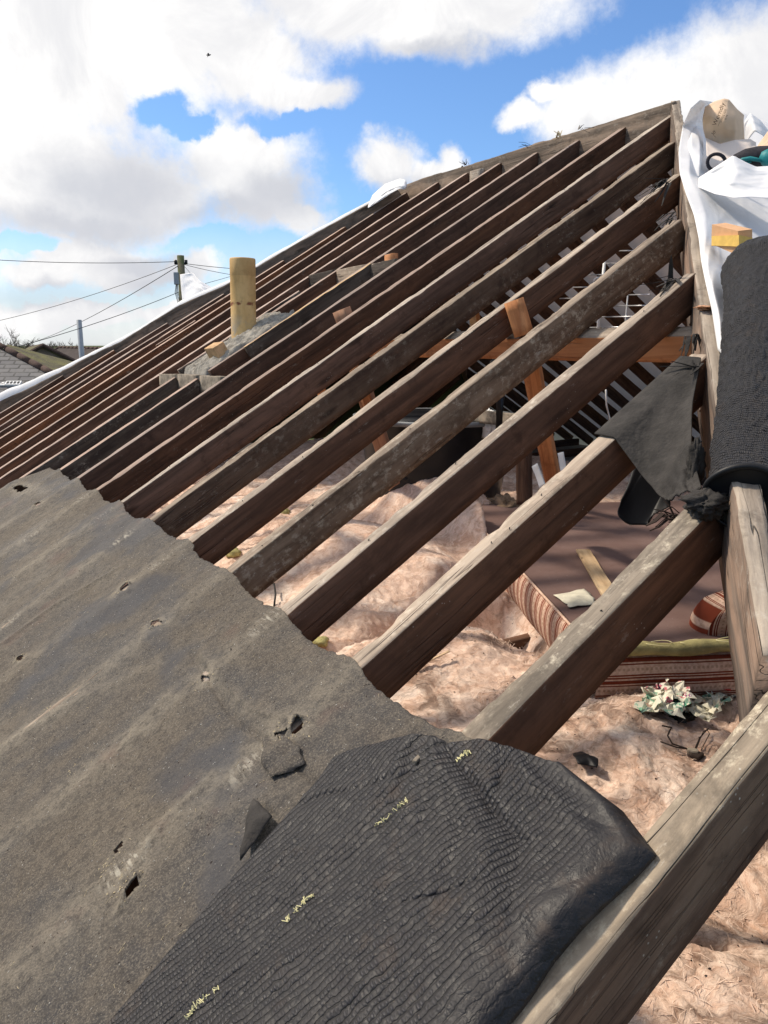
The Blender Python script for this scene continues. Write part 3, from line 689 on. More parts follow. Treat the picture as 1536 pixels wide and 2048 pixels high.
# house walls below the eaves
mw = plain('rendered_wall', (0.42, 0.38, 0.33), 0.9, 6, 0.2, 0.4)
for nm, c, s in (('wall', (-0.42, 4.6, 1.29), (0.25, 10.9, 2.58)), ('wall', (9.02, 4.6, 1.29), (0.25, 10.9, 2.58)), ('wall', (4.3, -0.73, 1.29), (9.18, 0.25, 2.58)), ('wall', (4.3, 9.93, 1.29), (9.18, 0.25, 2.58))):
    g = Geo(); g.box(c, s); g.build('wall', mw, frame_)

# nails and splinters on the rafters
g = Geo()
for k in range(0, 9):
    for _ in range(4):
        X = rnd.uniform(0.6, min(Xtop[k], 4)); y = Yr[k] + rnd.uniform(-0.018, 0.018)
        p = roof(X, y, 0.002); q = p + Vector((rnd.uniform(-.004, .004), rnd.uniform(-.004, .004), rnd.uniform(0.002, 0.008)))
        g.tube([p, q], 0.0014, 5)
g.build('nails', M['cable_black'], frame_)['kind'] = 'stuff'

# ================================================================== FOREGROUND FELT
def seg_dist(X, Y, pts):
    dmin = np.full(X.shape, 1e9); sgn = np.zeros(X.shape)
    for (ax, ay), (bx, by) in zip(pts[:-1], pts[1:]):
        dx, dy = bx - ax, by - ay; L2 = dx * dx + dy * dy
        t = np.clip(((X - ax) * dx + (Y - ay) * dy) / L2, 0, 1)
        ex = X - (ax + t * dx); ey = Y - (ay + t * dy); dd = np.hypot(ex, ey)
        s = np.sign(dx * ey - dy * ex); sel = dd < dmin; dmin = np.where(sel, dd, dmin); sgn = np.where(sel, s, sgn)
    return dmin, sgn
def rxy(px): p = at_roof(px); return (p.x, p.y)
def sagY(Y):
    ys = [Yr[k] for k in range(0, 14)]
    out = np.zeros_like(Y); d = np.full(Y.shape, 9.0)
    for a, b_ in zip(ys[:-1], ys[1:]):
        m_ = (Y >= a) & (Y < b_); f = (Y - a) / (b_ - a)
        e = 0.07; f2 = np.clip((f - e) / (1 - 2 * e), 0, 1)
        out = np.where(m_, -np.sin(f2 * np.pi) ** 0.85, out)
    for yv in ys: d = np.minimum(d, np.abs(Y - yv))
    return out, d
nu, nv = 330, 720
sv_ = np.linspace(0, 1, nv) ** 1.35
Yg = 0.645 + sv_ * (5.06 - 0.645)
ug = np.linspace(0, 1, nu) ** 0.9
U, Yv = np.meshgrid(ug, Yg, indexing='ij')
sg, dr = sagY(Yv)
edge = np.interp(Yv, [0.4, 0.62, 0.98, 1.04, 1.27, 1.6, 2.06, 2.62, 3.5, 4.86, 5.06], [0.80, 0.83, 0.835, 0.843, 0.835, 0.842, 0.858, 0.878, 0.870, 0.862, 0.60])
edge = edge + fbm(Yv * 9, Yv * 0, 4, 3) * 0.010 + fbm(Yv * 45, Yv * 0, 3, 4) * 0.005 + sg * 0.005
Xl = -0.50
Xv = Xl + U * (edge - Xl)
sagamp = np.clip(0.003 + 0.0036 * Yv, 0, 0.017) + 0.004 * fbm(Yv * 1.7, Xv * 1.2, 2, 5)
Z = sg * sagamp
Z += fbm(Xv * 2.2, Yv * 2.2, 5, 11) * 0.010 + fbm(Xv * 12, Yv * 9, 4, 12) * 0.0028 + fbm(Xv * 40, Yv * 40, 3, 13) * 0.0010
Z += -0.010 * np.clip((Xv - edge + 0.05) / 0.05, 0, 1) ** 2 * (-sg)
dust = np.exp(-(dr / 0.045) ** 2) * 0.55 + np.clip(fbm(Xv * 3, Yv * 3, 4, 21), 0, 1) * 0.6
scuff = np.zeros_like(Z)
# rubbed marks crossing the rafters
for k in range(1, 12):
    for xx in (0.78, 0.56, 0.34, 0.10, -0.12):
        xx2 = xx + rnd.uniform(-0.03, 0.03)
        if rnd.random() < 0.5: continue
        scuff = np.maximum(scuff, np.exp(-((Xv - xx2) / 0.045) ** 4) * np.exp(-((Yv - Yr[k] + rnd.uniform(-0.02, 0.035)) / rnd.uniform(0.012, 0.026)) ** 2) * rnd.uniform(0.35, 0.85))
# long wrinkles
def crease(pxs, amp, wdt, asym=0.0, dus=0.4):
    global Z, dust
    pts = [rxy(q) for q in pxs]; d, s = seg_dist(Xv, Yv, pts)
    Z = Z + amp * np.exp(-(d / wdt) ** 2) + asym * s * np.exp(-(d / (wdt * 1.6)) ** 2)
    dust = dust + dus * np.exp(-(d / (wdt * 1.8)) ** 2)
crease([(400, 1315), (455, 1380), (510, 1430), (585, 1455)], 0.005, 0.010, 0.003)
crease([(385, 1300), (430, 1370), (480, 1440), (560, 1500), (650, 1570)], -0.006, 0.010, 0.003, 0.0)
crease([(0, 1290), (110, 1210), (230, 1140)], 0.008, 0.02, 0.003)
crease([(0, 1500), (120, 1420), (300, 1330)], 0.006, 0.02)
crease([(130, 1600), (240, 1500), (330, 1400)], 0.005, 0.018)
crease([(250, 1760), (330, 1650), (420, 1560)], 0.006, 0.014)
crease([(300, 1660), (420, 1640), (560, 1600)], 0.004, 0.02, 0, 0)
keep = np.ones_like(Z, bool)
def tear(px, ax, ay, rot=0.0, lift=0.02, seed=0):
    global Z, dust, keep
    x0, y0 = rxy(px); c, s = math.cos(rot), math.sin(rot)
    ex = (Xv - x0) * c + (Yv - y0) * s; ey = -(Xv - x0) * s + (Yv - y0) * c
    jag = fbm(Xv * 60 + seed, Yv * 60, 3, 70 + seed) * 0.5
    r = np.sqrt((ex / ax) ** 2 + (ey / ay) ** 2) + jag
    keep &= ~(r < 1)
    rr = np.sqrt((ex / ax) ** 2 + (ey / ay) ** 2)
    Z = Z + lift * np.exp(-((rr - 1.3) / 0.9) ** 2) * (0.35 + 0.65 * (ey > 0)) * (0.6 + jag)
    dust = dust + 0.9 * np.exp(-((rr - 1.5) / 1.6) ** 2)
tear((42, 972), 0.016, 0.115, 0.12, 0.012, 1); tear((75, 1010), 0.010, 0.022, 0.3, 0.012, 2); tear((250, 1180), 0.011, 0.020, -0.2, 0.016, 3)
tear((312, 1252), 0.008, 0.018, 0.4, 0.012, 4); tear((410, 1362), 0.007, 0.011, 0, 0.014, 5); tear((592, 1463), 0.012, 0.013, 0.2, 0.022, 6)
tear((262, 1790), 0.016, 0.006, 0.55, 0.026, 7); tear((40, 1318), 0.008, 0.014, 0.3, 0.02, 8); tear((236, 1700), 0.012, 0.003, 0.5, 0.012, 9)
tear((560, 1478), 0.004, 0.012, 0.5, 0.012, 10)
P3 = np.stack([Xv, Yv, CAMZ + T * Xv - H + 0.006 + Z + sag(Xv, Yv)], -1)
fo = gridmesh('roofing_felt', P3, M['felt'], keep=keep, attrs={'dust': np.clip(dust, 0, 1), 'scuff': np.clip(scuff, 0, 1)})
thicken(fo, 0.003); tag(fo, 'old dusty grey-brown roofing felt sagging over the lower rafters, torn in places', 'roofing felt')

def felt_point(px, lift=0.0):
    p = at_roof(px, 0.008)
    i = min(nu - 1, max(0, int(np.searchsorted(ug, (p.x - Xl) / max(0.1, (np.interp(p.y, Yg, edge[-1]) - Xl)))))); j = min(nv - 1, int(np.searchsorted(Yg, p.y)))
    return Vector(P3[i, j]) + Vector((0, 0, lift))
# grit, straw and chips lying on the felt
def scatter(name, n, kind, m, label, cat, size, region):
    g = Geo()
    for _ in range(n):
        j = int(rng.random() ** 1.5 * (nv - 4)) + 2; i = int(rng.random() * (nu - 4)) + 2
        if not keep[i, j]: continue
        c = Vector(P3[i, j]); 
        if c.x < -0.1: continue
        L = size * rnd.uniform(0.3, 1.3) ; a = rnd.uniform(0, 6.28) if rnd.random() < 0.5 else rnd.gauss(0.5, 0.5); w_ = size * (0.08 if kind == 'straw' else rnd.uniform(0.25, 0.5))
        ux = Vector((math.cos(a), math.sin(a), T * math.cos(a))) * L / 2; uy = Vector((-math.sin(a), math.cos(a), -T * math.sin(a))) * w_ / 2
        up = Vector((-.3, 0, .9)) * (w_ * 0.5 + 0.0006)
        g.add([c - ux - uy, c - ux * rnd.uniform(.6, 1) + uy, c + ux + uy * rnd.uniform(.3, 1), c + ux * rnd.uniform(.6, 1) - uy, c + up], [(0, 1, 4), (1, 2, 4), (2, 3, 4), (3, 0, 4)])
    o = g.build(name, m); tag(o, label, cat, kind='stuff'); return o
scatter('straw_debris', 700, 'straw', M['straw'], 'thin straw and wood slivers strewn over the old felt', 'debris', 0.012, None)
scatter('grit', 3800, 'chip', M['chip'], 'pale grit and flakes scattered on the old felt', 'debris', 0.0030, None)
scatter('dark_crumbs', 1800, 'chip', M['twig'], 'dark crumbs of mortar and felt on the old felt', 'debris', 0.0042, None)
g = Geo()
for (px_, n_) in (((42, 972), 40), ((75, 1010), 40), ((250, 1180), 40), ((312, 1252), 40), ((410, 1362), 30), ((592, 1463), 50), ((262, 1790), 60), ((215, 1740), 50), ((40, 1318), 40), ((245, 1770), 40), ((560, 1478), 40), ((150, 1540), 30), ((90, 1425), 20)):
    c0 = at_roof(px_)
    for _ in range(n_ // 2):
        X_, Y_ = c0.x + rnd.gauss(0, 0.014), c0.y + rnd.gauss(0, 0.018)
        j = int(np.clip(np.searchsorted(Yg, Y_), 1, nv - 2)); i = int(np.clip(np.searchsorted(ug, (X_ - Xl) / (edge[0, j] - Xl)), 1, nu - 2))
        if not keep[i, j]: continue
        c = Vector(P3[i, j]); s_ = rnd.uniform(0.0015, 0.0045); a = rnd.uniform(0, 6.28)
        d1 = Vector((math.cos(a), math.sin(a), T * math.cos(a) + rnd.uniform(-.2, .5))) * s_; d2 = Vector((-math.sin(a), math.cos(a), -T * math.sin(a) + rnd.uniform(0, .8))) * s_ * rnd.uniform(.3, .8)
        g.add([c - d1, c + d2, c + d1 * .7, c - d2 * .5, c + Vector((0, 0, s_ * .5))], [(0, 1, 4), (1, 2, 4), (2, 3, 4), (3, 0, 4)])
tag(g.build('torn_crust', M['straw']), 'pale broken crust of felt and mortar round the nail tears', 'debris', kind='stuff')
# lifted torn flap of felt near the fold
def patch(name, polypx, zoff, m, label, cat, n=26, lift=0.02, noise_a=0.004, edge_up=0.0, thick=0.003, plane='roof', seed=0, z=None, attrs=None):
    """small sheet filling a pixel-measured outline on a plane, gently crumpled"""
    pts = [(at_roof(q, zoff) if plane == 'roof' else at_end(q, zoff) if plane == 'end' else at_z(q, z)) for q in polypx]
    ax = np.array([[p.x, p.y, p.z] for p in pts]); c = ax.mean(0)
    nrm = {'roof': NROOF, 'end': Vector((0, -0.675, 1)).normalized(), 'z': UP}[plane]
    V_ = [c]; F_ = []; R_ = 7; m_ = len(pts)
    dense = []
    for i in range(m_):
        for s in range(4): dense.append(ax[i] * (1 - s / 4) + ax[(i + 1) % m_] * s / 4)
    dense = np.array(dense); K = len(dense); V_ = [c + np.array(nrm) * lift]
    for r in range(1, R_ + 1):
        f = r / R_
        for k in range(K):
            p = c + (dense[k] - c) * (f * (1 + (fbm(np.array([k * 0.7 + seed]), np.array([seed * 3.1]), 3, seed)[0] * 0.12 if f == 1 else 0)))
            h = lift * (1 - f ** 2) + noise_a * fbm(np.array([p[0] * 30 + seed]), np.array([p[1] * 30]), 4, seed)[0] * 2 + edge_up * f ** 3 * max(0, math.sin(k * 0.37 + seed))
            V_.append(p + np.array(nrm) * h)
    for k in range(K): F_.append((0, 1 + k, 1 + (k + 1) % K))
    for r in range(R_ - 1):
        for k in range(K):
            a = 1 + r * K + k; b_ = 1 + r * K + (k + 1) % K; F_.append((a, a + K, b_ + K, b_))
    o = mesh(name, V_, F_, m, None, True); recentre(o); thicken(o, thick); tag(o, label, cat); return o
patch('felt_flap', [(525, 1475), (560, 1470), (600, 1495), (608, 1525), (575, 1545), (545, 1555), (525, 1530)], 0.008, M['felt'], 'torn tongue of felt lifted beside the nail hole near the fold', 'felt scrap', lift=0.004, noise_a=0.006, thick=0.002, seed=3)
patch('felt_flap', [(508, 1598), (545, 1635), (520, 1670), (482, 1722), (494, 1640)], 0.020, M['felt_dark'], 'small dark triangle of felt standing up by the edge of the black flap', 'felt scrap', lift=0.01, seed=5)

# ================================================================== FOLDED BLACK FELT FLAP
# outline corners on the roof plane; rows run from the left edge to the right-hand fold
leftE = [(150, 2130), (220, 2047), (430, 1800), (560, 1650), (640, 1560), (668, 1518), (700, 1503)]
rightE = [(925, 2130), (992, 2040), (1100, 1905), (1212, 1782), (1298, 1688), (1230, 1600), (1130, 1528)]
def poly_interp(pts, n):
    a = np.array([[p.x, p.y, p.z] for p in pts]); s = np.r_[0, np.cumsum(np.linalg.norm(np.diff(a, axis=0), axis=1))]; t = np.linspace(0, s[-1], n)
    return np.stack([np.interp(t, s, a[:, i]) for i in range(3)], -1)
nA, nB = 170, 190
Lr = poly_interp([at_roof(q, 0.022) for q in leftE], nA); Rr = poly_interp([at_roof(q, 0.050) for q in rightE], nA)
tt = np.linspace(0, 1, nA)[:, None]; ss = np.linspace(0, 1, nB)[None, :]
topcurve = poly_interp([at_roof(q, o_) for q, o_ in zip([(700, 1503), (760, 1489), (820, 1474), (850, 1473), (900, 1488), (960, 1483), (1040, 1500), (1130, 1528)], [.03, .035, .05, .05, .05, .05, .05, .055])], nB)
G = Lr[:, None, :] * (1 - ss[..., None]) + Rr[:, None, :] * ss[..., None]
straight = Lr[-1][None, :] * (1 - ss[0][:, None]) + Rr[-1][None, :] * ss[0][:, None]
G = G + (topcurve - straight)[None, :, :] * (tt[..., None] ** 5)
N3 = np.array(NROOF)
Sx, Tx = np.broadcast_to(ss, (nA, nB)), np.broadcast_to(tt, (nA, nB))
hgt = 0.010 * np.sin(np.pi * np.clip(Sx, 0, 1)) * (1 - 0.6 * Tx ** 3) + fbm(Sx * 3, Tx * 2.4, 3, 31) * 0.012 + fbm(Sx * 14, Tx * 9, 3, 32) * 0.0025
hgt *= np.clip(Sx * 8, 0.1, 1)
# folds radiating from the gathered point at the top
for (s0, s1, a_, w_) in ((0.42, 0.98, 0.009, 0.035), (0.48, 1.10, -0.010, 0.03), (0.42, 0.75, 0.005, 0.03), (0.38, 0.30, -0.003, 0.03), (0.36, 0.08, 0.004, 0.04), (0.75, 1.1, 0.006, 0.04)):
    line = s0 + (s1 - s0) * (1 - Tx) ** 0.9
    hgt = hgt + a_ * np.exp(-((Sx - line) / (w_ * (0.5 + 1.2 * (1 - Tx)))) ** 2) * np.clip(1.2 - 0.9 * (1 - Tx), 0, 1) * (1 - 0.75 * Tx ** 5)
for _k in range(16):
    a0_, b0_, th_ = rnd.uniform(0.1, 0.95), rnd.uniform(0.05, 0.95), rnd.uniform(0, 3.14)
    dd_ = (Sx - a0_) * math.cos(th_) + (Tx - b0_) * math.sin(th_) + 0.02 * fbm(Sx * 5 + _k, Tx * 5, 2, _k); al_ = -(Sx - a0_) * math.sin(th_) + (Tx - b0_) * math.cos(th_)
    hgt = hgt + rnd.uniform(-0.0045, 0.0035) * np.exp(-(dd_ / rnd.uniform(0.006, 0.016)) ** 2) * np.exp(-(al_ / rnd.uniform(0.08, 0.25)) ** 2)
hgt = hgt - 0.026 * np.clip((Sx - 0.955) / 0.045, 0, 1) ** 1.8                                # rolls under at the right-hand fold
G = G + hgt[..., None] * N3
arc = np.cumsum(np.r_[0, [0.0]])[0]
# thread coordinates: threads follow the left edge and fan towards the gathered point
wuX = (G[..., 1] - 0.42 * (G[..., 0]) + 0.05 * np.exp(-((Sx - 0.45) ** 2 + (Tx - 1) ** 2 * 3) / 0.05))
ang = 0.16
wu = G[..., 1] * math.cos(ang) + G[..., 0] * math.sin(ang) * 0.9
wvv = G[..., 0] * 1.16 * math.cos(ang) - G[..., 1] * math.sin(ang)
gath = np.exp(-(((Sx - 0.44) / 0.22) ** 2 + ((Tx - 1.0) / 0.30) ** 2))
wu = wu + gath * (Sx - 0.44) * 0.25
kp = np.ones((nA, nB), bool); kp[0:2, :] = True
bf = gridmesh('felt_flap', G, [M['woven'], M['rim']], attrs={'wu': wu, 'wv': wvv, 'plain': np.clip((Sx - 0.84 + 0.06 * fbm(Tx * 5, Sx * 3, 3, 35)) / 0.09, 0, 1) * np.clip(0.55 + Tx, 0, 1)})
thicken(bf, 0.004); bf.modifiers['thickness'].material_offset_rim = 1
tag(bf, 'large folded-over flap of black felt showing its woven backing and dark threads', 'felt flap')
# yellow stray fibres on the black flap
def gpt(px):
    d = ray(*px); best = None; q = at_roof(px, 0.06)
    dd = np.linalg.norm(G - np.array([q.x, q.y, q.z]), axis=-1); # refine along the viewing ray
    rel = G - np.array([0, 0, CAMZ]); dn = np.array(d.normalized()); al = rel @ dn; off = np.linalg.norm(rel - al[..., None] * dn, axis=-1)
    i, j = np.unravel_index(np.argmin(off), off.shape); return Vector(G[i, j])
for pi_, pl in enumerate(([(752, 1658), (775, 1640), (800, 1618), (820, 1602)], [(565, 1855), (590, 1830), (610, 1808), (632, 1792)], [(915, 1528), (930, 1515), (942, 1508)], [(375, 2045), (395, 2015), (440, 1980)])):
    g = Geo(); pw = [gpt(q) for q in pl]
    for i in range(26):
        t = rnd.random() * (len(pw) - 1.001); a = pw[int(t)].lerp(pw[int(t) + 1], t % 1) + NROOF * 0.006
        dv = Vector((rnd.gauss(0, 1), rnd.gauss(0.4, 1), rnd.gauss(0.2, 0.6))).normalized() * rnd.uniform(0.004, 0.012)
        g.tube([a - dv * 0.5, a + dv * 0.5 + Vector((0, 0, rnd.uniform(0, 0.003)))], 0.0007, 4)
    lab = ['frayed yellow stitching in the middle of the black flap', 'frayed yellow stitching low on the black flap, above the bottom tuft', 'short yellow stitching near the top edge of the black flap', 'bushy yellow stitching at the bottom edge of the photo'][pi_]
    tag(g.build('stitching', M['foam_thread']), lab, 'stitching', 'frayed yellow stitching on the black flap')
# small stone on the gathered point
g = Geo(); c = gpt((838, 1518)) + NROOF * 0.004; g.box(c, (0.03, 0.008, 0.006), Matrix.Rotation(0.5, 3, 'Z'), bev=0.002)
tag(g.build('slate_chip', M['block']), 'slim grey chip on the gathered top of the black flap', 'chip')

# ================================================================== INSULATION
def bumpf(X, Y, x0, y0, rx, ry, a, rot=0.0):
    c, s = math.cos(rot), math.sin(rot); ex = (X - x0) * c + (Y - y0) * s; ey = -(X - x0) * s + (Y - y0) * c
    return a * np.exp(-((ex / rx) ** 2 + (ey / ry) ** 2) ** 1.3)
def zxy(px, z): p = at_z(px, z); return p.x, p.y
xi = np.r_[np.linspace(0.2, 2.7, 290), np.linspace(2.71, 6.6, 210)]; yi = np.r_[np.linspace(0.1, 3.4, 380), np.linspace(3.41, 9.2, 330)]
XI, YI = np.meshgrid(xi, yi, indexing='ij')
wx = XI + fbm(XI * 2.2, YI * 2.2, 4, 51) * 0.16; wy = YI + fbm(XI * 2.2 + 9, YI * 2.2, 4, 52) * 0.16
ZI = -1.34 + fbm(wx * 1.6, wy * 1.6, 4, 53) * 0.05 + fbm(wx * 4.2, wy * 4.2, 3, 58) * 0.040 + (ridged(wx * 3.0, wy * 3.0, 3, 54) - 0.6) * 0.040 + (ridged(wx * 12 + wy * 5, wy * 7, 4, 55) - 0.6) * 0.018 + fbm(wx * 50, wy * 30, 3, 56) * 0.010
for (px, z, rx, ry, a, ro) in [((870, 985), -1.1, .33, .5, .36, .3), ((960, 1040), -1.1, .24, .34, .34, .0), ((760, 1080), -1.15, .45, .5, .24, .4), ((1000, 1010), -1.1, .22, .2, .22, 0),
                          ((900, 1110), -1.1, .22, .28, .16, .5), ((620, 1130), -1.2, .4, .5, .12, 0), ((660, 900), -1.2, .6, .6, .25, 0), ((540, 1080), -1.2, .5, .5, .08, 0),
                          ((900, 1300), -1.25, .36, .42, .14, .2), ((1300, 1450), -1.25, .35, .3, .08, 0), ((1450, 1900), -1.25, .2, .3, .05, 0), ((1250, 1350), -1.25, .15, .3, .06, 0)]:
    x0, y0 = zxy(px, z); ZI += bumpf(XI, YI, x0, y0, rx, ry, a, ro)
for (pxs, z, wd, dp) in [([(640, 1283), (740, 1262), (850, 1222), (940, 1180)], -1.3, 0.085, 0.15), ([(950, 1235), (1010, 1215), (1080, 1290)], -1.3, 0.10, 0.14), ([(1230, 1370), (1330, 1345), (1460, 1330)], -1.3, 0.12, 0.08), ([(1390, 1445), (1470, 1430), (1500, 1470)], -1.3, 0.10, 0.07), ([(1350, 1915), (1430, 1925)], -1.35, 0.02, 0.05)]:
    pts = [zxy(q, z) for q in pxs]; d, s = seg_dist(XI, YI, pts); ZI -= dp * np.exp(-(d / wd) ** 2)
# keep clear of the sofa base and the tank
def sofa_corner(px): return at_z(px, -1.13)
K0 = sofa_corner((1192, 1305)); KL = sofa_corner((1050, 1150)); KR = sofa_corner((1420, 1218))
uL = (KL - K0).normalized(); uR = Vector((uL.y, -uL.x, 0)); uR = uR if uR.dot(KR - K0) > 0 else -uR
sx_ = (XI - K0.x) * uL.x + (YI - K0.y) * uL.y; sy_ = (XI - K0.x) * uR.x + (YI - K0.y) * uR.y
ins = np.minimum(np.clip(sx_ / 0.05, 0, 1) * np.clip((2.78 - sx_) / 0.05, 0, 1), np.clip(sy_ / 0.05, 0, 1) * np.clip((1.95 - sy_) / 0.05, 0, 1))
ZI = np.where(ins > 0, np.minimum(ZI, -1.36 + (1 - ins) * 0.12), ZI)
ZI = np.clip(ZI, -1.52, -0.80)
dirt_dark = np.clip(0.90 - (XI - 1.0) * 0.1 + fbm(XI * 1.5, YI * 1.5, 4, 57) * 0.8, 0, 1) * np.clip(1.3 - np.abs(YI - 1.3) * 0.45, 0.12, 1)
dirt_dark = np.clip(dirt_dark + np.clip((-1.36 - ZI) / 0.1, 0, 1) * 0.6, 0, 1)  # low hollows of the quilt are mixed browner and darker too
IW = np.stack([XI, YI, CAMZ + ZI], -1)
wo_ = gridmesh('insulation', IW, M['wool'], attrs={'dirt_dark': dirt_dark})
# loose fibres and tufts teased out of the surface
g = Geo(); fv = []; 
for _ in range(22000):
    i = int(5 + 415 * rnd.random() ** 1.2); j = int(5 + 555 * rnd.random() ** 1.2); c = Vector(IW[i, j])
    if c.x > K0.x and ins[i, j] > 0: continue
    a = rnd.uniform(0, 6.28); L = rnd.uniform(0.012, 0.055); w_ = rnd.uniform(0.0004, 0.0011)
    d0 = Vector((math.cos(a), math.sin(a), rnd.uniform(0.1, 0.6))); d1 = Vector((math.cos(a + rnd.uniform(-1.2, 1.2)), math.sin(a + rnd.uniform(-1.2, 1.2)), -rnd.uniform(0.2, 0.7)))
    p0 = c; p1 = c + d0 * L * 0.5; p2 = p1 + d1 * L * 0.5; s_ = d0.cross(UP).normalized() * w_
    g.add([p0 - s_, p0 + s_, p1 + s_, p1 - s_, p2], [(0, 1, 2, 3), (3, 2, 4)])
fz = g.build('fibre', plain('loose_wool_fibre', (0.82, 0.63, 0.51), 0.95, 3.5, 0.3, 0.0, c2=(0.45, 0.29, 0.21)), wo_, smooth=True)
tag(wo_, 'dirty pink glass-wool insulation quilt heaped between the joists', 'insulation', kind='stuff'); fz['kind'] = 'stuff'

def on_wool(px, lift=0.0):
    d = ray(*px).normalized(); 
    rel = IW - np.array([0, 0, CAMZ]); dn = np.array(d); al = rel @ dn; off = np.linalg.norm(rel - al[..., None] * dn, axis=-1)
    off = off + np.where(al > 0, al * 0.002, 99); i, j = np.unravel_index(np.argmin(off), off.shape)
    return Vector(IW[i, j]) + Vector((0, 0, lift))
# dark crumbs on the wool
g = Geo()
for _ in range(900):
    i = rnd.randrange(5, 300); j = rnd.randrange(5, 330); c = Vector(IW[i, j]) + Vector((0, 0, 0.002)); s = rnd.uniform(0.0012, 0.0045)
    a = rnd.uniform(0, 6.28); e = rnd.uniform(1, 2.4)
    g.add([c + Vector((math.cos(a) * s * e, math.sin(a) * s * e, 0)), c + Vector((-math.sin(a) * s, math.cos(a) * s, 0)), c - Vector((math.cos(a) * s, math.sin(a) * s, 0)), c + Vector((0, 0, s))], [(0, 1, 3), (1, 2, 3), (2, 0, 3)])
tag(g.build('crumbs', M['twig']), 'black crumbs of mortar and soot sprinkled over the pink insulation', 'debris', kind='stuff')

# ================================================================== UPTURNED SOFA BASE
sofa = empty('sofa_base', K0 + Vector((0, 0, -0.22)))
tag(sofa, 'upturned sofa base with maroon board panel and brown striped fabric sides', 'sofa base')
LX, LY, HH = 2.75, 1.9, 0.20
def S(a, b_, c): return K0 + uL * a + uR * b_ + Vector((0, 0, c))
v = [S(0.012, 0.012, 0.0), S(LX, 0.012, 0.0), S(LX, LY, 0.0), S(0.012, LY, 0.0), S(0.012, 0.012, -0.015), S(LX, 0.012, -0.015), S(LX, LY, -0.015), S(0.012, LY, -0.015)]
mesh('panel', v, [(0, 1, 2, 3), (7, 6, 5, 4), (0, 4, 5, 1), (1, 5, 6, 2), (2, 6, 7, 3), (3, 7, 4, 0)], M['panel'], sofa, False)
def side(a0, b0, a1, b1, z0, z1, name='fabric_side', n=60, m_=10, bulge=0.028, horiz=False, parent=sofa, shift=0.0):
    p0 = S(a0, b0, 0); p1 = S(a1, b1, 0); L = (p1 - p0).length; t = (p1 - p0).normalized(); out = Vector((t.y, -t.x, 0)); 
    if out.dot(S(0.8, 0.7, 0) - p0) > 0: out = -out
    A = np.zeros((n, m_, 3)); su = np.zeros((n, m_)); sv = np.zeros((n, m_))
    for i in range(n):
        for j in range(m_):
            f = j / (m_ - 1); z = z0 + (z1 - z0) * f; d = i / (n - 1)
            q = p0 + t * (L * d) + out * (bulge * math.sin(math.pi * f) ** 0.6 + 0.002 * math.sin(d * 40)) + Vector((0, 0, z))
            A[i, j] = q
            if horiz: su[i, j] = z + 1; sv[i, j] = L * d
            else: su[i, j] = L * d + 0.30 * (z) + 0.006 * math.sin(f * 3); sv[i, j] = z
    o = gridmesh(name, A, M['stripe'], attrs={'su': su + 2, 'sv': sv + 2}, parent=parent); thicken(o, 0.004, 0); return o
side(LX, 0, 0, 0, -0.005, -HH)
side(0, 0, 0, LY, -0.012, -HH, horiz=True)
side(LX, LY, LX, 0, -0.005, -HH)
# piping
g = Geo(); g.tube([S(LX * t, -0.004, 0.002) for t in np.linspace(0, 1, 30)], 0.006, 8); g.build('piping', M['stripe'], sofa, True, attrs=None)
# olive foam edging with loose yellow threads on the shaded front edge
g = Geo(); pts = [S(-0.012 + 0.004 * math.sin(i), 0.05 + i * (LY - 0.1) / 40, 0.012 + 0.004 * math.sin(i * 0.8)) for i in range(41)]
g.tube(pts, [0.027 + 0.004 * math.sin(i * 1.1) for i in range(41)], 12); fe = g.build('edging', M['foam'], sofa, True)
g = Geo()
for i in range(4, 36, 3):
    c = pts[i]; R_ = 0.05; g.tube([c + uR * (R_ * math.cos(t)) + uL * (R_ * 0.5 * math.sin(t) - 0.01) + Vector((0, 0, 0.026 + 0.003 * math.sin(t * 2))) for t in np.linspace(0, rnd.uniform(3, 6), 16)], 0.0013, 5)
g.build('thread', M['foam_thread'], fe, True)
# striped bolster at the right, behind the hip
def cushion(name, c, ex, ey, ez, label, stripes='x', n=18, cat='cushion'):
    """plump rectangular cushion; ex,ey,ez half-extent vectors"""
    V_ = []; F_ = []; su = []; sv = []
    for face in range(6):
        b0 = len(V_)
        for i in range(n + 1):
            for j in range(n + 1):
                a = 2 * i / n - 1; b_ = 2 * j / n - 1
                q = {0: (a, b_, 1), 1: (a, -b_, -1), 2: (1, a, b_), 3: (-1, a, -b_), 4: (a, 1, -b_), 5: (a, -1, b_)}[face]
                x, y, z = q; pl = 1 - 0.10 * (abs(x * y) ** 2 + abs(y * z) ** 2 + abs(z * x) ** 2) ; bz = 0.75 + 0.25 * (1 - x ** 4) * (1 - y ** 4)
                p = c + ex * x * pl + ey * y * pl + ez * z * bz
                V_.append(p); su.append(x * ex.length + y * ey.length * 0.15 + 3 if stripes == 'x' else y * ey.length + 3); sv.append((y * ey.length if stripes == 'x' else x * ex.length) + z * ez.length + 3)
        for i in range(n):
            for j in range(n):
                a = b0 + i * (n + 1) + j; F_.append((a, a + n + 1, a + n + 2, a + 1))
    o = mesh(name, V_, F_, M['stripe'], None, True, attrs={'su': su, 'sv': sv}); tag(o, label, cat); recentre(o); return o
cc = at_z((1485, 1232), -1.08)
cushion('cushion', cc, uR * 0.20 + Vector((0, 0, 0.03)), Vector((0, 0, 0.13)) - uL * 0.05, uL * 0.10, 'striped cushion end showing behind the lower hip rafter', 'x')

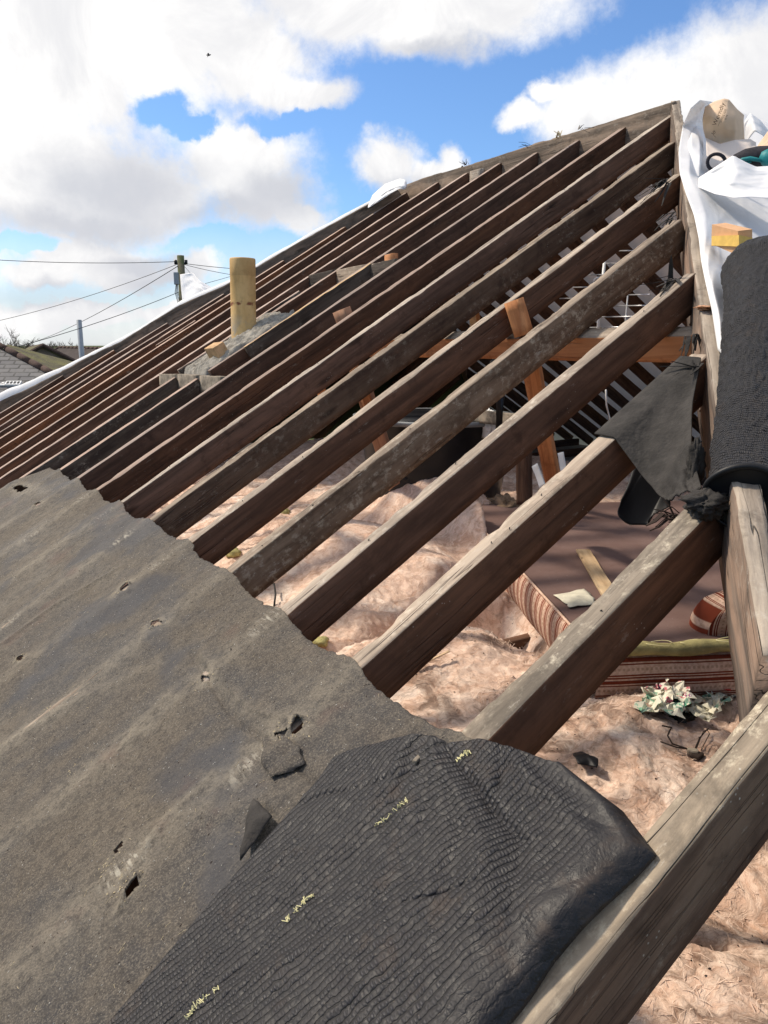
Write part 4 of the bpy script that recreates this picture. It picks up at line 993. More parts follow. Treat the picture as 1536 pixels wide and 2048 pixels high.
# offcut and card on the panel
def bar(name, a, b_, wd, th, m, label, cat, up=UP, seed=0):
    o = plank(name, [a, b_], wd, th, up, m, m, None, seed=seed, step=0.02, rough=0.7, chips=0.6); tag(o, label, cat); return o
bar('timber_offcut', at_z((1166, 1098), -1.105), at_z((1232, 1205), -1.115), 0.075, 0.018, M['pale_new'], 'pale yellow timber offcut lying on the maroon panel', 'timber offcut', seed=33)
patch('torn_card', [(1106, 1190), (1168, 1177), (1190, 1198), (1190, 1208), (1160, 1212), (1138, 1216), (1132, 1207)], 0, M['paper'], 'crumpled cream torn card lying on the maroon panel beside the offcut', 'paper', plane='z', z=-1.122, lift=0.008, noise_a=0.004, thick=0.001, seed=9)

# crumpled papers
def crumple(name, px, w_, h_, m, label, z_l=0.03, seed=0, n=12, rot=0.0):
    c = on_wool(px, z_l); r2 = random.Random(seed); A = np.zeros((n, n, 3))
    for i in range(n):
        for j in range(n):
            a = (i / (n - 1) - 0.5); b_ = (j / (n - 1) - 0.5)
            q = Vector((c.x + (a * math.cos(rot) - b_ * math.sin(rot)) * w_, c.y + (a * math.sin(rot) + b_ * math.cos(rot)) * h_, c.z))
            q.z += mnoise.noise(Vector((a * 5 + seed * 3, b_ * 5, 0))) * 0.035 + mnoise.noise(Vector((a * 13, b_ * 13 + seed, 2))) * 0.012
            q.x += mnoise.noise(Vector((a * 7, b_ * 7, seed))) * 0.03; q.y += mnoise.noise(Vector((b_ * 7, a * 7, seed + 5))) * 0.03
            A[i, j] = q
    o = gridmesh(name, A, m, smooth=False); thicken(o, 0.0008, 0); tag(o, label, 'paper', 'torn newspaper heap on the insulation'); recentre(o); return o
crumple('torn_paper', (1335, 1400), 0.15, 0.12, M['paper_purple'], 'crumpled purple and red printed scrap at the back of the paper heap', seed=1)
crumple('torn_paper', (1325, 1420), 0.18, 0.13, M['paper_green'], 'crumpled green printed scrap at the left of the paper heap', seed=2, rot=0.6)
crumple('torn_paper', (1395, 1408), 0.18, 0.12, M['paper'], 'cream scrap in the middle of the paper heap', 0.04, seed=3, rot=1.0)
crumple('torn_paper', (1438, 1405), 0.14, 0.08, M['paper'], 'cream scrap with a red stroke at the right of the paper heap', 0.04, seed=4, rot=-0.4)
crumple('torn_paper', (1392, 1440), 0.08, 0.13, M['paper'], 'twisted cream strip at the front of the paper heap', 0.04, seed=5, rot=0.3)
crumple('torn_paper', (1312, 1395), 0.07, 0.10, M['paper'], 'small cream curl at the far left of the paper heap', 0.04, seed=6, rot=0.9)
crumple('torn_paper', (1425, 1420), 0.09, 0.08, M['paper_green'], 'pale green printed scrap right of the middle of the paper heap', 0.04, seed=7, rot=0.2)
crumple('torn_paper', (1355, 1425), 0.12, 0.09, M['felt_dark'], 'blackened scrap under the paper heap', 0.0, seed=8, rot=0.2)
g = Geo(); c = on_wool((1446, 1408), 0.065); g.box(c, (0.012, 0.045, 0.002), Matrix.Rotation(0.5, 3, 'Z')); g.build('red_mark', M['red_print'], bpy.data.objects['torn_paper.003'])

# roots / burnt wires on the wool
def squig(pxs, lift): return [on_wool(q, l) for q, l in zip(pxs, lift)]
rt = empty('root_clump', on_wool((1385, 1510))); tag(rt, 'tangle of dark roots with a grey lump on the front insulation', 'roots')
for j, (pl, lf, r) in enumerate((([(1325, 1458), (1342, 1464), (1338, 1480), (1334, 1490), (1345, 1500), (1372, 1508), (1385, 1512)], [.01, .02, .04, .03, .02, .02, .01], 0.0028),
                     ([(1322, 1488), (1334, 1498), (1352, 1506), (1372, 1510)], [.01, .015, .02, .02], 0.0024), ([(1388, 1510), (1398, 1494), (1408, 1480), (1416, 1468)], [.02, .03, .03, .02], 0.0022),
                     ([(1392, 1508), (1402, 1490), (1412, 1487), (1417, 1492), (1405, 1506), (1400, 1512)], [.02, .05, .05, .04, .03, .02], 0.0016))):
    g = Geo(); g.tube(squig(pl, lf), r, 6); g.build('root', M['twig'], rt, True)
g = Geo(); c = on_wool((1383, 1512), 0.015); g.box(c, (0.022, 0.035, 0.02), Matrix.Rotation(0.6, 3, 'Z'), bev=0.006); g.build('lump', M['block'], rt)
g = Geo(); c = on_wool((1392, 1516), 0.008); g.box(c, (0.04, 0.03, 0.016), Matrix.Rotation(0.2, 3, 'Z'), bev=0.006); g.build('soil', M['twig'], rt)
patch('felt_scrap', [(1145, 1506), (1165, 1503), (1180, 1512), (1196, 1520), (1195, 1534), (1178, 1528), (1156, 1528)], 0, M['black_sheet'], 'small black felt scrap on the front insulation right of the big flap', 'felt scrap', plane='z', z=on_wool((1170, 1520)).z - CAMZ + 0.015, lift=0.006, noise_a=0.006, seed=14)
bar('wood_splinter', on_wool((832, 1342), 0.02), on_wool((898, 1322), 0.045), 0.012, 0.006, M['pale_new'], 'long pale wood splinter lying on the front insulation between two rafters', 'splinter', seed=34)
# curled cable, white pipe, yellow wool
g = Geo(); g.tube([on_wool((522, 1188), 0.02), on_wool((536, 1182), 0.05), on_wool((548, 1190), 0.06), on_wool((552, 1205), 0.04), on_wool((548, 1216), 0.0)], 0.005, 8); tag(g.build('cable', M['cable_black'], None, True), 'dark cable loop poking out of the insulation at the felt edge', 'cable')
g = Geo(); g.tube([on_wool((566, 1022), 0.05), on_wool((632, 998), 0.12)], 0.014, 10); tag(g.build('pipe', M['white_plastic'], None, True), 'short white plastic pipe lying across the insulation', 'pipe')
for px, s_, lb in (((465, 1108), 0.05, 'yellow tuft of wool close to the felt edge on the left'), ((568, 1026), 0.045, 'yellow tuft of wool beside the white pipe'), ((640, 1286), 0.04, 'yellow tuft of wool by the dark hollow')):
    g = Geo(); c = on_wool(px, 0.01); n_ = 10
    vs = []; fs = []
    for i in range(n_ + 1):
        for j in range(n_ * 2):
            th = math.pi * i / n_; ph = math.pi * j / n_; d = Vector((math.sin(th) * math.cos(ph), math.sin(th) * math.sin(ph), math.cos(th) * 0.6))
            vs.append(c + d * s_ * (1 + 0.45 * mnoise.noise(d * 2.3 + c) + 0.2 * mnoise.noise(d * 7)))
    for i in range(n_):
        for j in range(n_ * 2): fs.append((i * 2 * n_ + j, i * 2 * n_ + (j + 1) % (2 * n_), (i + 1) * 2 * n_ + (j + 1) % (2 * n_), (i + 1) * 2 * n_ + j))
    g.add(vs, fs); tag(g.build('wool_tuft', M['wool_yellow'], None, True), lb, 'wool tuft', 'yellow wool tufts')

# ================================================================== LOFT CONTENTS
# black cold-water tank
tk = at_d((870, 960), 6.4); tk.z = CAMZ - 1.35
tank = empty('water_tank', tk); tag(tank, 'black plastic water tank in the dark middle of the loft', 'water tank')
def lathe(c, prof, n=40):
    v = []; f = []
    for (r, z) in prof:
        for k in range(n): v.append(c + Vector((r * math.cos(2 * math.pi * k / n), r * math.sin(2 * math.pi * k / n), z)))
    for i in range(len(prof) - 1):
        for k in range(n): f.append((i * n + k, i * n + (k + 1) % n, (i + 1) * n + (k + 1) % n, (i + 1) * n + k))
    return v, f
g = Geo(); g.add(*lathe(tk, [(0.0, 0), (0.50, 0), (0.56, 0.42), (0.60, 0.74), (0.63, 0.75), (0.63, 0.78), (0.0, 0.785)])); g.build('body', M['tank'], tank, True)
g = Geo(); g.add(*lathe(tk, [(0.62, 0.785), (0.655, 0.79), (0.655, 0.76), (0.64, 0.75)])); g.build('rim', M['ply'], tank, True)
g = Geo(); c = at_d((1000, 790), 5.0); g.tube([c + Vector((0, 0, -0.3)), c, c + Vector((0.05, 0.12, 0.2))], 0.03, 12); tag(g.build('pipe', M['tank'], None, True), 'dark lagged pipe rising behind the orange strut', 'pipe')
# crumpled foil-like rag by the post
def rag(name, c, r, m, label, cat, seed=0, sq=(1, 1, 1), n=18, amp=0.6):
    vs = []; fs = []
    for i in range(n + 1):
        for j in range(n * 2):
            th = math.pi * i / n; ph = math.pi * j / n; d = Vector((math.sin(th) * math.cos(ph), math.sin(th) * math.sin(ph), math.cos(th)))
            k = 1 + amp * mnoise.noise(d * 1.8 + Vector((seed, 0, 0))) + amp * 0.6 * mnoise.noise(d * 4.5 + Vector((0, seed, 0))) + amp * 0.3 * mnoise.noise(d * 11 + Vector((0, 0, seed)))
            vs.append(c + Vector((d.x * sq[0], d.y * sq[1], d.z * sq[2])) * r * k)
    for i in range(n):
        for j in range(n * 2): fs.append((i * 2 * n + j, i * 2 * n + (j + 1) % (2 * n), (i + 1) * 2 * n + (j + 1) % (2 * n), (i + 1) * 2 * n + j))
    o = mesh(name, vs, fs, m, None, True); tag(o, label, cat); recentre(o); return o
rag('plastic_bag', at_x((978, 850), 3.75), 0.075, M['white_plastic'], 'crumpled pale plastic bag hung beside the dark post', 'bag', 3, (0.5, 1, 1.2))
rag('lagging', at_x((830, 955), 3.4), 0.09, M['felt_dark'], 'grey rag lying on the crest of the insulation heap', 'rag', 5, (1, 1.2, 0.5))
rag('wool_heap', on_wool((1010, 1025), 0.02), 0.15, M['wool_brown'], 'grubby brown tuft of wool to the right of the insulation heap', 'wool tuft', 8, (0.9, 1.2, 0.55), amp=0.5)
bar('pale_slat', at_x((1068, 930), 3.5), at_x((1085, 975), 3.5), 0.05, 0.012, M['white_plastic'], 'white card strip left of the foot of the orange strut', 'card', Vector((-1, 0, 0)), 41)
bar('pale_slat', at_x((1120, 905), 3.5), at_x((1128, 950), 3.5), 0.045, 0.012, M['white_plastic'], 'white card strip right of the foot of the orange strut', 'card', Vector((-1, 0, 0)), 42)
g = Geo(); g.tube([at_x((1212, 780), 3.2), at_x((1213, 810), 3.25), at_x((1220, 840), 3.3), at_x((1235, 860), 3.3)], 0.0045, 6); tag(g.build('cable', M['white_plastic'], None, True), 'thin white cable hanging above the torn felt patch', 'cable')
# clothes airer of white wires
air = empty('clothes_airer', at_d((1200, 600), 4.6)); tag(air, 'white wire clothes airer standing in the loft behind the rafters', 'clothes airer')
def AX(x, y, off=0.0): return at_x((x, y), 3.45 + off)
for (a, b_, r) in (((1210, 515), (1192, 700), .009), ((1260, 540), (1246, 700), .004)):
    g = Geo(); g.tube([AX(*a), AX(*b_)], r, 8); g.build('leg', M['white_plastic'], air, True)
for i, (y0, x0, x1) in enumerate(((502, 1225, 1275), (527, 1200, 1275), (550, 1165, 1240), (575, 1130, 1200), (597, 1120, 1180), (590, 1240, 1300), (612, 1225, 1300), (634, 1195, 1270), (655, 1180, 1250))):
    g = Geo(); g.tube([AX(x0, y0, 0.1), AX(x1, y0 - 1, -0.15)], 0.0035, 6); g.build('rail', M['wire'], air, True)
g = Geo(); g.tube([AX(1205 + 18 * math.cos(t), 563 + 9 * math.sin(t)) for t in np.linspace(1.2, 5.2, 16)], 0.004, 6); g.build('hook', M['white_plastic'], air, True)

# ================================================================== WHITE MEMBRANES
# opposite slope covering
def opp_sheet():
    n, m_ = 60, 40; A = np.zeros((n, m_, 3))
    for i in range(n):
        for j in range(m_):
            x = XR + 0.0 + (9.8 - XR) * j / (m_ - 1); e = x - XR
            y0 = 3.6 - e * 0.9; y1 = 6.3 + e * 0.94; y = y0 + (y1 - y0) * i / (n - 1)
            A[i, j] = opp(x, y, 0.012 + 0.006 * mnoise.noise(Vector((x * 2, y * 6, 0))))
    o = gridmesh('roofing_membrane', A, M['membrane']); thicken(o, 0.002); tag(o, 'white breather membrane stretched over the opposite slope, glimpsed between rafters', 'roofing membrane')
opp_sheet()
def far_dark():  # black liner added so the far end of the loft stays dark
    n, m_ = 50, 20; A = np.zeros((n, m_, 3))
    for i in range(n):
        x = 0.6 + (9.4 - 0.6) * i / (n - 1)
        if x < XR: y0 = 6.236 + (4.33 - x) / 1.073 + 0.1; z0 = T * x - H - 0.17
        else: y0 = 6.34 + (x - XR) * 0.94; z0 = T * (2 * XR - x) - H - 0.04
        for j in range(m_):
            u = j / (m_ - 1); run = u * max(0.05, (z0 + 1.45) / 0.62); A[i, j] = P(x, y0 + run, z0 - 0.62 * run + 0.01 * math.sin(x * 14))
    o = gridmesh('roofing_felt', A, M['black_sheet']); thicken(o, 0.002); tag(o, 'black liner added to darken the far end of the loft behind the tank', 'roofing felt')
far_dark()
# far end slope covering with an edge lapped over the far hip
def far_sheet():
    prof = fh; L = poly_interp(prof, 90); n = 90; m_ = 22; A = np.zeros((n, m_, 3))
    for i in range(n):
        f = i / (n - 1)
        thick = 0.07 + 0.05 * math.exp(-((f - 0.86) / 0.12) ** 2) + 0.012 * mnoise.noise(Vector((f * 22, 0, 3)))
        thick *= min(1, f * 30 + 0.15)
        for j in range(m_):
            t = j / (m_ - 1)
            base = Vector(L[i])
            a = t * 1.0
            if t < 0.35:
                u = t / 0.35; q = base + Vector((0.03 * 0.7, 0.03 * 0.7, 0.0)) + Vector((0.6, 0.6, 0)) * (0.06 * (1 - math.cos(u * math.pi / 2))) + Vector((0, 0, thick * math.sin(u * math.pi / 2) - 0.02))
                q += Vector((0, 0, 0.006 * mnoise.noise(Vector((f * 40, u * 2, 0)))))
            else:
                u = (t - 0.35) / 0.65; run = 2.6 * u * (base.z - CAMZ + 1.6) / 3.0
                q = base + Vector((0.6 * .06 + .021, 0.6 * .06 + .021 + run, thick - 0.02 - 0.62 * run))
            A[i, j] = q
    o = gridmesh('roofing_membrane', A, M['membrane']); thicken(o, 0.002); tag(o, 'white membrane strip folded along the far hip, running down to the left', 'roofing membrane')
far_sheet()
def sheet_px(name, rows, dists, label, cat='roofing membrane', m='membrane', n=40, amp=0.02, seed=0, fr=4.0, th=0.002):
    """sheet through rows of pixel outlines, each point with its own distance; smooth resample + folds"""
    R_ = [poly_interp([at_d(q, dd) for q, dd in zip(r, dr_)], n) for r, dr_ in zip(rows, dists)]
    R_ = np.array(R_); k = len(R_); t = np.linspace(0, k - 1, n); A = np.zeros((n, n, 3))
    for c in range(3):
        for j in range(n): A[:, j, c] = np.interp(t, np.arange(k), R_[:, j, c])
    # smooth between the rows
    for _ in range(3): A[1:-1] = (A[:-2] + 2 * A[1:-1] + A[2:]) / 4
    U_, V_ = np.meshgrid(np.linspace(0, 1, n), np.linspace(0, 1, n), indexing='ij')
    h = fbm(U_ * fr + seed, V_ * fr, 4, 80 + seed) * amp + (ridged(U_ * fr * 0.8 + V_ * 2 + seed, V_ * fr * 0.7 - U_ * 2, 2, 90 + seed) - 0.6) * amp * 1.3
    d = A - np.array([0, 0, CAMZ]); d /= np.linalg.norm(d, axis=-1)[..., None]
    ed = np.minimum(np.minimum(U_, 1 - U_), np.minimum(V_, 1 - V_)); h *= np.clip(ed * 12, 0.15, 1)
    A = A - d * h[..., None]
    o = gridmesh(name, A, M[m] if isinstance(m, str) else m); recentre(o); thicken(o, th, 0); tag(o, label, cat); return o
# billow of membrane at the far end of the ridge
sheet_px('roofing_membrane', [[(736, 412), (745, 390), (770, 368), (800, 357), (812, 360), (814, 372)], [(736, 414), (755, 396), (778, 378), (800, 370), (810, 372), (812, 377)], [(736, 416), (760, 402), (780, 388), (798, 378), (805, 377), (806, 380)]],
         [[7.6, 7.7, 7.7, 7.6, 7.5, 7.45], [7.45, 7.45, 7.4, 7.35, 7.3, 7.3], [7.42, 7.4, 7.35, 7.3, 7.3, 7.3]], 'puffed-up end of white membrane at the far end of the ridge', amp=0.02, seed=3, n=30)
# loose sail of membrane beyond the far hip
sheet_px('roofing_membrane', [[(360, 549), (385, 545), (400, 562), (430, 578), (450, 590)], [(362, 575), (385, 572), (405, 580), (430, 590), (452, 594)], [(366, 612), (385, 605), (410, 600), (430, 598), (455, 596)]],
         [[9.6, 9.5, 9.3, 9.2, 9.1], [9.5, 9.4, 9.2, 9.1, 9.0], [9.4, 9.3, 9.15, 9.0, 8.9]], 'loose pale sail of membrane standing up beside the telegraph pole', amp=0.03, seed=6, n=30, fr=2)

# near end slope: big draped sheet beside the apex
rows = [[(1382, 216), (1400, 200), (1440, 206), (1500, 232), (1600, 262)],
        [(1366, 250), (1392, 246), (1425, 262), (1500, 280), (1620, 300)],
        [(1357, 300), (1380, 305), (1408, 315), (1500, 318), (1620, 325)],
        [(1359, 345), (1378, 350), (1410, 352), (1500, 352), (1620, 350)],
        [(1372, 388), (1395, 385), (1430, 380), (1500, 382), (1640, 384)],
        [(1388, 430), (1410, 428), (1440, 430), (1520, 430), (1640, 428)],
        [(1398, 480), (1412, 474), (1440, 466), (1520, 470), (1640, 470)],
        [(1402, 520), (1415, 530), (1445, 540), (1520, 540), (1640, 540)],
        [(1410, 560), (1425, 575), (1450, 590), (1520, 600), (1640, 600)],
        [(1424, 620), (1438, 630), (1460, 650), (1530, 680), (1640, 690)],
        [(1436, 700), (1446, 710), (1462, 740), (1530, 780), (1640, 800)]]
def edist(px, off): p = at_end(px, off); return (p - Vector((0, 0, CAMZ))).length
def hdist(px):
    d = ray(*px); t = (.636 - .874 * 1.08 - 0.06) / (d.y - .874 * d.x); return d.length * t
dists = []
for ri, r in enumerate(rows):
    dd = []
    for ci, q in enumerate(r):
        base = edist(q, 0.05); hd = hdist(q)
        if ci == 0: base = min(base, hd - 0.06); b0_ = base
        elif ci == 1: base = max(min(base - 0.06, b0_ + 0.10), b0_ - 0.25)
        elif ri <= 3: base = {0: 5.75, 1: 5.45, 2: 5.0, 3: 4.55}[ri]
        dd.append(base)
    dists.append(dd)
sheet_px('roofing_membrane', rows, dists, 'big crumpled white membrane draped beside the apex and down the hip', amp=0.055, seed=11, n=110, fr=3.2)
# front lip of the pocket that holds the bag and gloves
sheet_px('roofing_membrane', [[(1397, 356), (1425, 338), (1466, 311), (1492, 325), (1512, 334), (1560, 331), (1640, 324)], [(1397, 364), (1430, 362), (1470, 350), (1500, 356), (1530, 358), (1570, 355), (1640, 350)], [(1396, 374), (1430, 388), (1470, 396), (1500, 394), (1530, 396), (1570, 396), (1640, 390)]],
         [[4.12, 4.02, 3.96, 3.96, 3.98, 4.0, 4.0], [4.02, 3.9, 3.8, 3.82, 3.85, 3.86, 3.9], [3.95, 3.75, 3.62, 3.62, 3.62, 3.62, 3.65]], 'turned-up white membrane lip in front of the bag and gloves', amp=0.03, seed=13, n=50, fr=2.5)
sheet_px('roofing_membrane', [[(1381, 224), (1384, 212), (1396, 226), (1402, 250)], [(1364, 290), (1382, 280), (1400, 286), (1405, 276)], [(1360, 340), (1380, 352), (1398, 356), (1408, 300)]],
         [[5.55, 5.45, 5.4, 5.4], [4.75, 4.65, 4.6, 4.9], [4.38, 4.25, 4.2, 4.6]], 'upright folded corner of white membrane tight against the apex', amp=0.05, seed=17, n=40, fr=2.2)
# right-hand peak of membrane behind the bag
sheet_px('roofing_membrane', [[(1490, 300), (1488, 245), (1500, 226), (1520, 240), (1560, 290)], [(1492, 310), (1496, 280), (1510, 262), (1525, 270), (1560, 310)]],
         [[5.0, 5.0, 5.0, 5.0, 5.0], [4.9, 4.9, 4.85, 4.85, 4.9]], 'pointed peak of white membrane to the right of the paper bag', amp=0.02, seed=19, n=30, fr=2)

# kraft paper bag with printing
bag = empty('paper_bag', at_d((1450, 290), 4.7)); tag(bag, 'brown kraft paper bag with printed lettering resting in the white membrane', 'paper bag')
def bagsheet(name, rows_, d_, m, seed, amp=0.012):
    o = sheet_px(name, rows_, d_, None, None, m=m, n=36, amp=amp, seed=seed, fr=2.0, th=0.001)
    o.parent = bag; o.matrix_parent_inverse = bag.matrix_basis.inverted(); return o
bagsheet('front', [[(1410, 214), (1428, 203), (1448, 197), (1458, 199), (1474, 218), (1488, 230)], [(1405, 238), (1425, 235), (1450, 232), (1470, 236), (1487, 240)], [(1407, 262), (1425, 260), (1450, 262), (1470, 262), (1488, 262)], [(1413, 282), (1428, 288), (1444, 292), (1468, 286), (1489, 280)]],
         [[4.82, 4.78, 4.76, 4.76, 4.78, 4.85], [4.78, 4.70, 4.68, 4.70, 4.82], [4.78, 4.70, 4.68, 4.70, 4.82], [4.78, 4.72, 4.70, 4.72, 4.82]], 'kraft', 2)
bagsheet('inner_lining', [[(1412, 276), (1440, 288), (1470, 280), (1500, 278), (1512, 285)], [(1412, 295), (1440, 305), (1475, 300), (1500, 296), (1512, 290)], [(1413, 312), (1440, 322), (1475, 312), (1505, 306), (1515, 298)]],
         [[4.72, 4.66, 4.66, 4.7, 4.75], [4.62, 4.55, 4.55, 4.6, 4.7], [4.5, 4.42, 4.42, 4.5, 4.62]], 'kraft_in', 4)
bagsheet('base', [[(1450, 318), (1480, 306), (1512, 296), (1536, 262), (1580, 250)], [(1450, 330), (1480, 318), (1512, 310), (1536, 300), (1580, 290)]],
         [[4.6, 4.6, 4.6, 4.5, 4.5], [4.45, 4.45, 4.45, 4.4, 4.4]], 'kraft', 6)
def text_on(txt, px0, px1, dist, size, m, parent, name='lettering'):
    cu = bpy.data.curves.new(name, 'FONT'); cu.body = txt; cu.size = size; cu.extrude = 0.0006
    tmp = bpy.data.objects.new('tmp', cu); col.objects.link(tmp); bpy.context.view_layer.update()
    me = bpy.data.meshes.new_from_object(tmp.evaluated_get(bpy.context.evaluated_depsgraph_get())); bpy.data.objects.remove(tmp)
    me.name = name; me.materials.clear(); me.materials.append(m)
    o = bpy.data.objects.new(name, me); col.objects.link(o)
    a = at_d(px0, dist); b_ = at_d(px1, dist); x = (b_ - a).normalized(); z = -(a - Vector((0, 0, CAMZ))).normalized(); y = z.cross(x).normalized(); z = x.cross(y)
    o.matrix_world = Matrix(((x.x, y.x, z.x, a.x), (x.y, y.y, z.y, a.y), (x.z, y.z, z.z, a.z), (0, 0, 0, 1)))
    o.parent = parent; o.matrix_parent_inverse = parent.matrix_basis.inverted(); return o
text_on('Werndly', (1432, 252), (1447, 215), 4.57, 0.028, M['ink'], bag)
text_on('______', (1435, 252), (1450, 215), 4.57, 0.026, M['ink'], bag)
text_on('building sand', (1443, 245), (1456, 213), 4.585, 0.011, M['ink'], bag)
text_on('25 kg', (1452, 240), (1456, 226), 4.585, 0.010, M['ink'], bag)
text_on('Si...', (1422, 266), (1436, 280), 4.585, 0.024, M['ink'], bag)
# work gloves / teal gripped tool
gl = empty('work_glove', at_d((1500, 322), 4.2)); tag(gl, 'charcoal and teal work glove lying in the white membrane pocket', 'glove')
g = Geo(); g.tube([at_d(q, 4.15) for q in [(1452, 330), (1470, 322), (1490, 317), (1515, 314), (1545, 313), (1580, 318)]], [0.012, 0.028, 0.04, 0.045, 0.045, 0.04], 14); g.build('palm', M['glove'], gl, True)
for nm, pl, rr in (('grip_strip', [(1472, 327), (1484, 320), (1500, 317), (1518, 320), (1528, 325)], [0.003, 0.010, 0.010, 0.008, 0.004]), ('grip_strip', [(1478, 329), (1490, 326), (1503, 324)], [0.003, 0.006, 0.003])):
    g = Geo(); g.tube([at_d(q, 4.10) for q in pl], rr, 8); g.build(nm, M['teal'], gl, True)
g = Geo(); g.tube([at_d(q, 4.12) for q in [(1520, 311), (1530, 314), (1550, 318), (1580, 322)]], [0.018, 0.034, 0.042, 0.04], 12); g.build('cuff', M['teal'], gl, True)
g = Geo(); cpt = at_d((1435, 322), 4.3); g.tube([at_d((1433 + 18 * math.cos(t), 325 + 17 * math.sin(t)), 4.25) for t in np.linspace(0, 6.283, 30)], 0.008, 8); tag(g.build('cable_loop', M['glove'], None, True), 'dark grey ring of cord half hidden by the white membrane lip', 'cord')
# yellow wrapped timber pack under the sheet
yb = empty('timber_pack', at_d((1450, 490), 3.3)); tag(yb, 'orange-brown card pack with yellow printed band tucked under the white membrane', 'pack')
def quad_box(px, d_, m, name, th=0.05):
    p = [at_d(q, dd) for q, dd in zip(px, d_)]; c0 = sum(p, Vector()) / 4; n_ = (p[1] - p[0]).cross(p[2] - p[0]).normalized()
    if n_.dot(c0 - Vector((0, 0, CAMZ))) < 0: n_ = -n_
    v = p + [q + n_ * th for q in p]; return mesh(name, v, [(0, 1, 2, 3), (7, 6, 5, 4), (0, 4, 5, 1), (1, 5, 6, 2), (2, 6, 7, 3), (3, 7, 4, 0)], m, yb, False)
quad_box([(1424, 449), (1476, 462), (1476, 486), (1423, 472)], [3.2, 3.05, 3.05, 3.2], M['orange_board'], 'top')
quad_box([(1423, 472), (1478, 470), (1478, 493), (1423, 491)], [3.17, 3.02, 3.0, 3.15], M['yellow_board'], 'band')
quad_box([(1423, 492), (1478, 494), (1478, 512), (1423, 488)], [3.16, 3.02, 3.02, 3.16], M['orange_board'], 'lower_edge')

# ================================================================== BLACK FELT ROLL on the end slope
def felt_roll():
    A0 = at_d((1492, 985), 1.78); A1 = at_d((1537, 548), 2.75)
    ax = (A1 - A0); L = ax.length; ax.normalize(); vw = (A0 + A1) / 2 - Vector((0, 0, CAMZ)); sx = ax.cross(vw).normalized(); sy = sx.cross(ax).normalized()
    if sy.dot(vw) < 0: sy = -sy
    n, m_ = 230, 200; A = np.zeros((n, m_, 3)); wu = np.zeros((n, m_)); wv = np.zeros((n, m_))
    for i in range(n):
        f = i / (n - 1)
        if f < 0.8: t = f / 0.8 * L; r = (0.0815 + 0.0445 * f / 0.8) * (0.97 - 0.20 * math.sin(math.pi * min(1, f / 0.8)) ** 0.7)
        else: a = (f - 0.8) / 0.2 * math.pi / 2; t = L + 0.15 * math.sin(a); r = 0.122 * max(0.02, math.cos(a)) ** 0.75
        bend = 0.012 * math.sin(f * 3.1)
        for j in range(m_):
            th = 2 * math.pi * j / (m_ - 1)
            rr = r * (1 + 0.07 * mnoise.noise(Vector((math.cos(th) * 1.5, math.sin(th) * 1.5, f * 5))) + 0.035 * mnoise.noise(Vector((math.cos(th) * 3 + 4, math.sin(th) * 3, f * 13))) + 0.015 * mnoise.noise(Vector((math.cos(th) * 6, math.sin(th) * 6, f * 30))))
            rr += 0.0035 * (abs(mnoise.noise(Vector((t * 26 + th * 2.2, th * 5.0, 3)))) * 2 - 0.5) + 0.002 * mnoise.noise(Vector((t * 70 + th * 6, th * 14, 7)))
            q = A0 + ax * t + sx * (math.cos(th) * rr + bend) + sy * math.sin(th) * rr * 0.85
            if t < 0.12: q -= ax * (0.030 * (0.5 + 0.5 * math.sin(th)) ** 2 * (1 - t / 0.12))
            A[i, j] = q; wu[i, j] = 1.25 * (t + (0.15 + 0.9 * f * f) * th * 0.1 + 0.006 * math.sin(th * 3 + t * 9)); wv[i, j] = th * 0.13
    root = empty('felt_roll', A0); tag(root, 'upright roll of black woven-backed felt standing at the right edge against the hip', 'felt roll')
    o = gridmesh('roll', A, M['woven_roll'], attrs={'wu': wu, 'wv': wv}, parent=root); thicken(o, 0.004, -1)
    # smooth cut rim and an inner turn
    g = Geo(); rim = [A0 - ax * (0.004 + 0.030 * (0.5 + 0.5 * math.sin(t)) ** 2) + sx * (math.cos(t) * 0.079) + sy * math.sin(t) * 0.066 + ax * 0.004 * math.sin(t * 3 + 0.5) for t in np.linspace(0, 2 * math.pi, 60)]
    g.tube(rim, [0.0045 + 0.003 * max(0, -math.sin(t)) for t in np.linspace(0, 2 * math.pi, 60)], 8); g.build('rim', M['black_sheet'], root, True)
    cv = [A0 - ax * (0.002 + 0.030 * (0.5 + 0.5 * math.sin(t)) ** 2) + sx * (math.cos(t) * 0.077) + sy * math.sin(t) * 0.064 for t in np.linspace(0, 2 * math.pi, 48, endpoint=False)]
    mesh('hollow_shade', [A0 - ax * 0.006] + cv, [(0, 1 + (k + 1) % 48, 1 + k) for k in range(48)], M['black_sheet'], root, False)  # black disc painted in place of the shaded hollow inside the roll
    B = np.zeros((20, 40, 3))
    for i in range(20):
        for j in range(40):
            th = -0.6 + 5.4 * j / 39; r = 0.070 - 0.004 * j / 39; q = A0 + ax * (0.004 - 0.02 * (0.5 + 0.5 * math.sin(th)) ** 2 * (1 - i / 19) + i / 19 * 0.4) + sx * math.cos(th) * r + sy * math.sin(th) * r * 0.8; B[i, j] = q
    o2 = gridmesh('inner_turn', B, M['black_sheet'], parent=root); thicken(o2, 0.004, 0)
felt_roll()
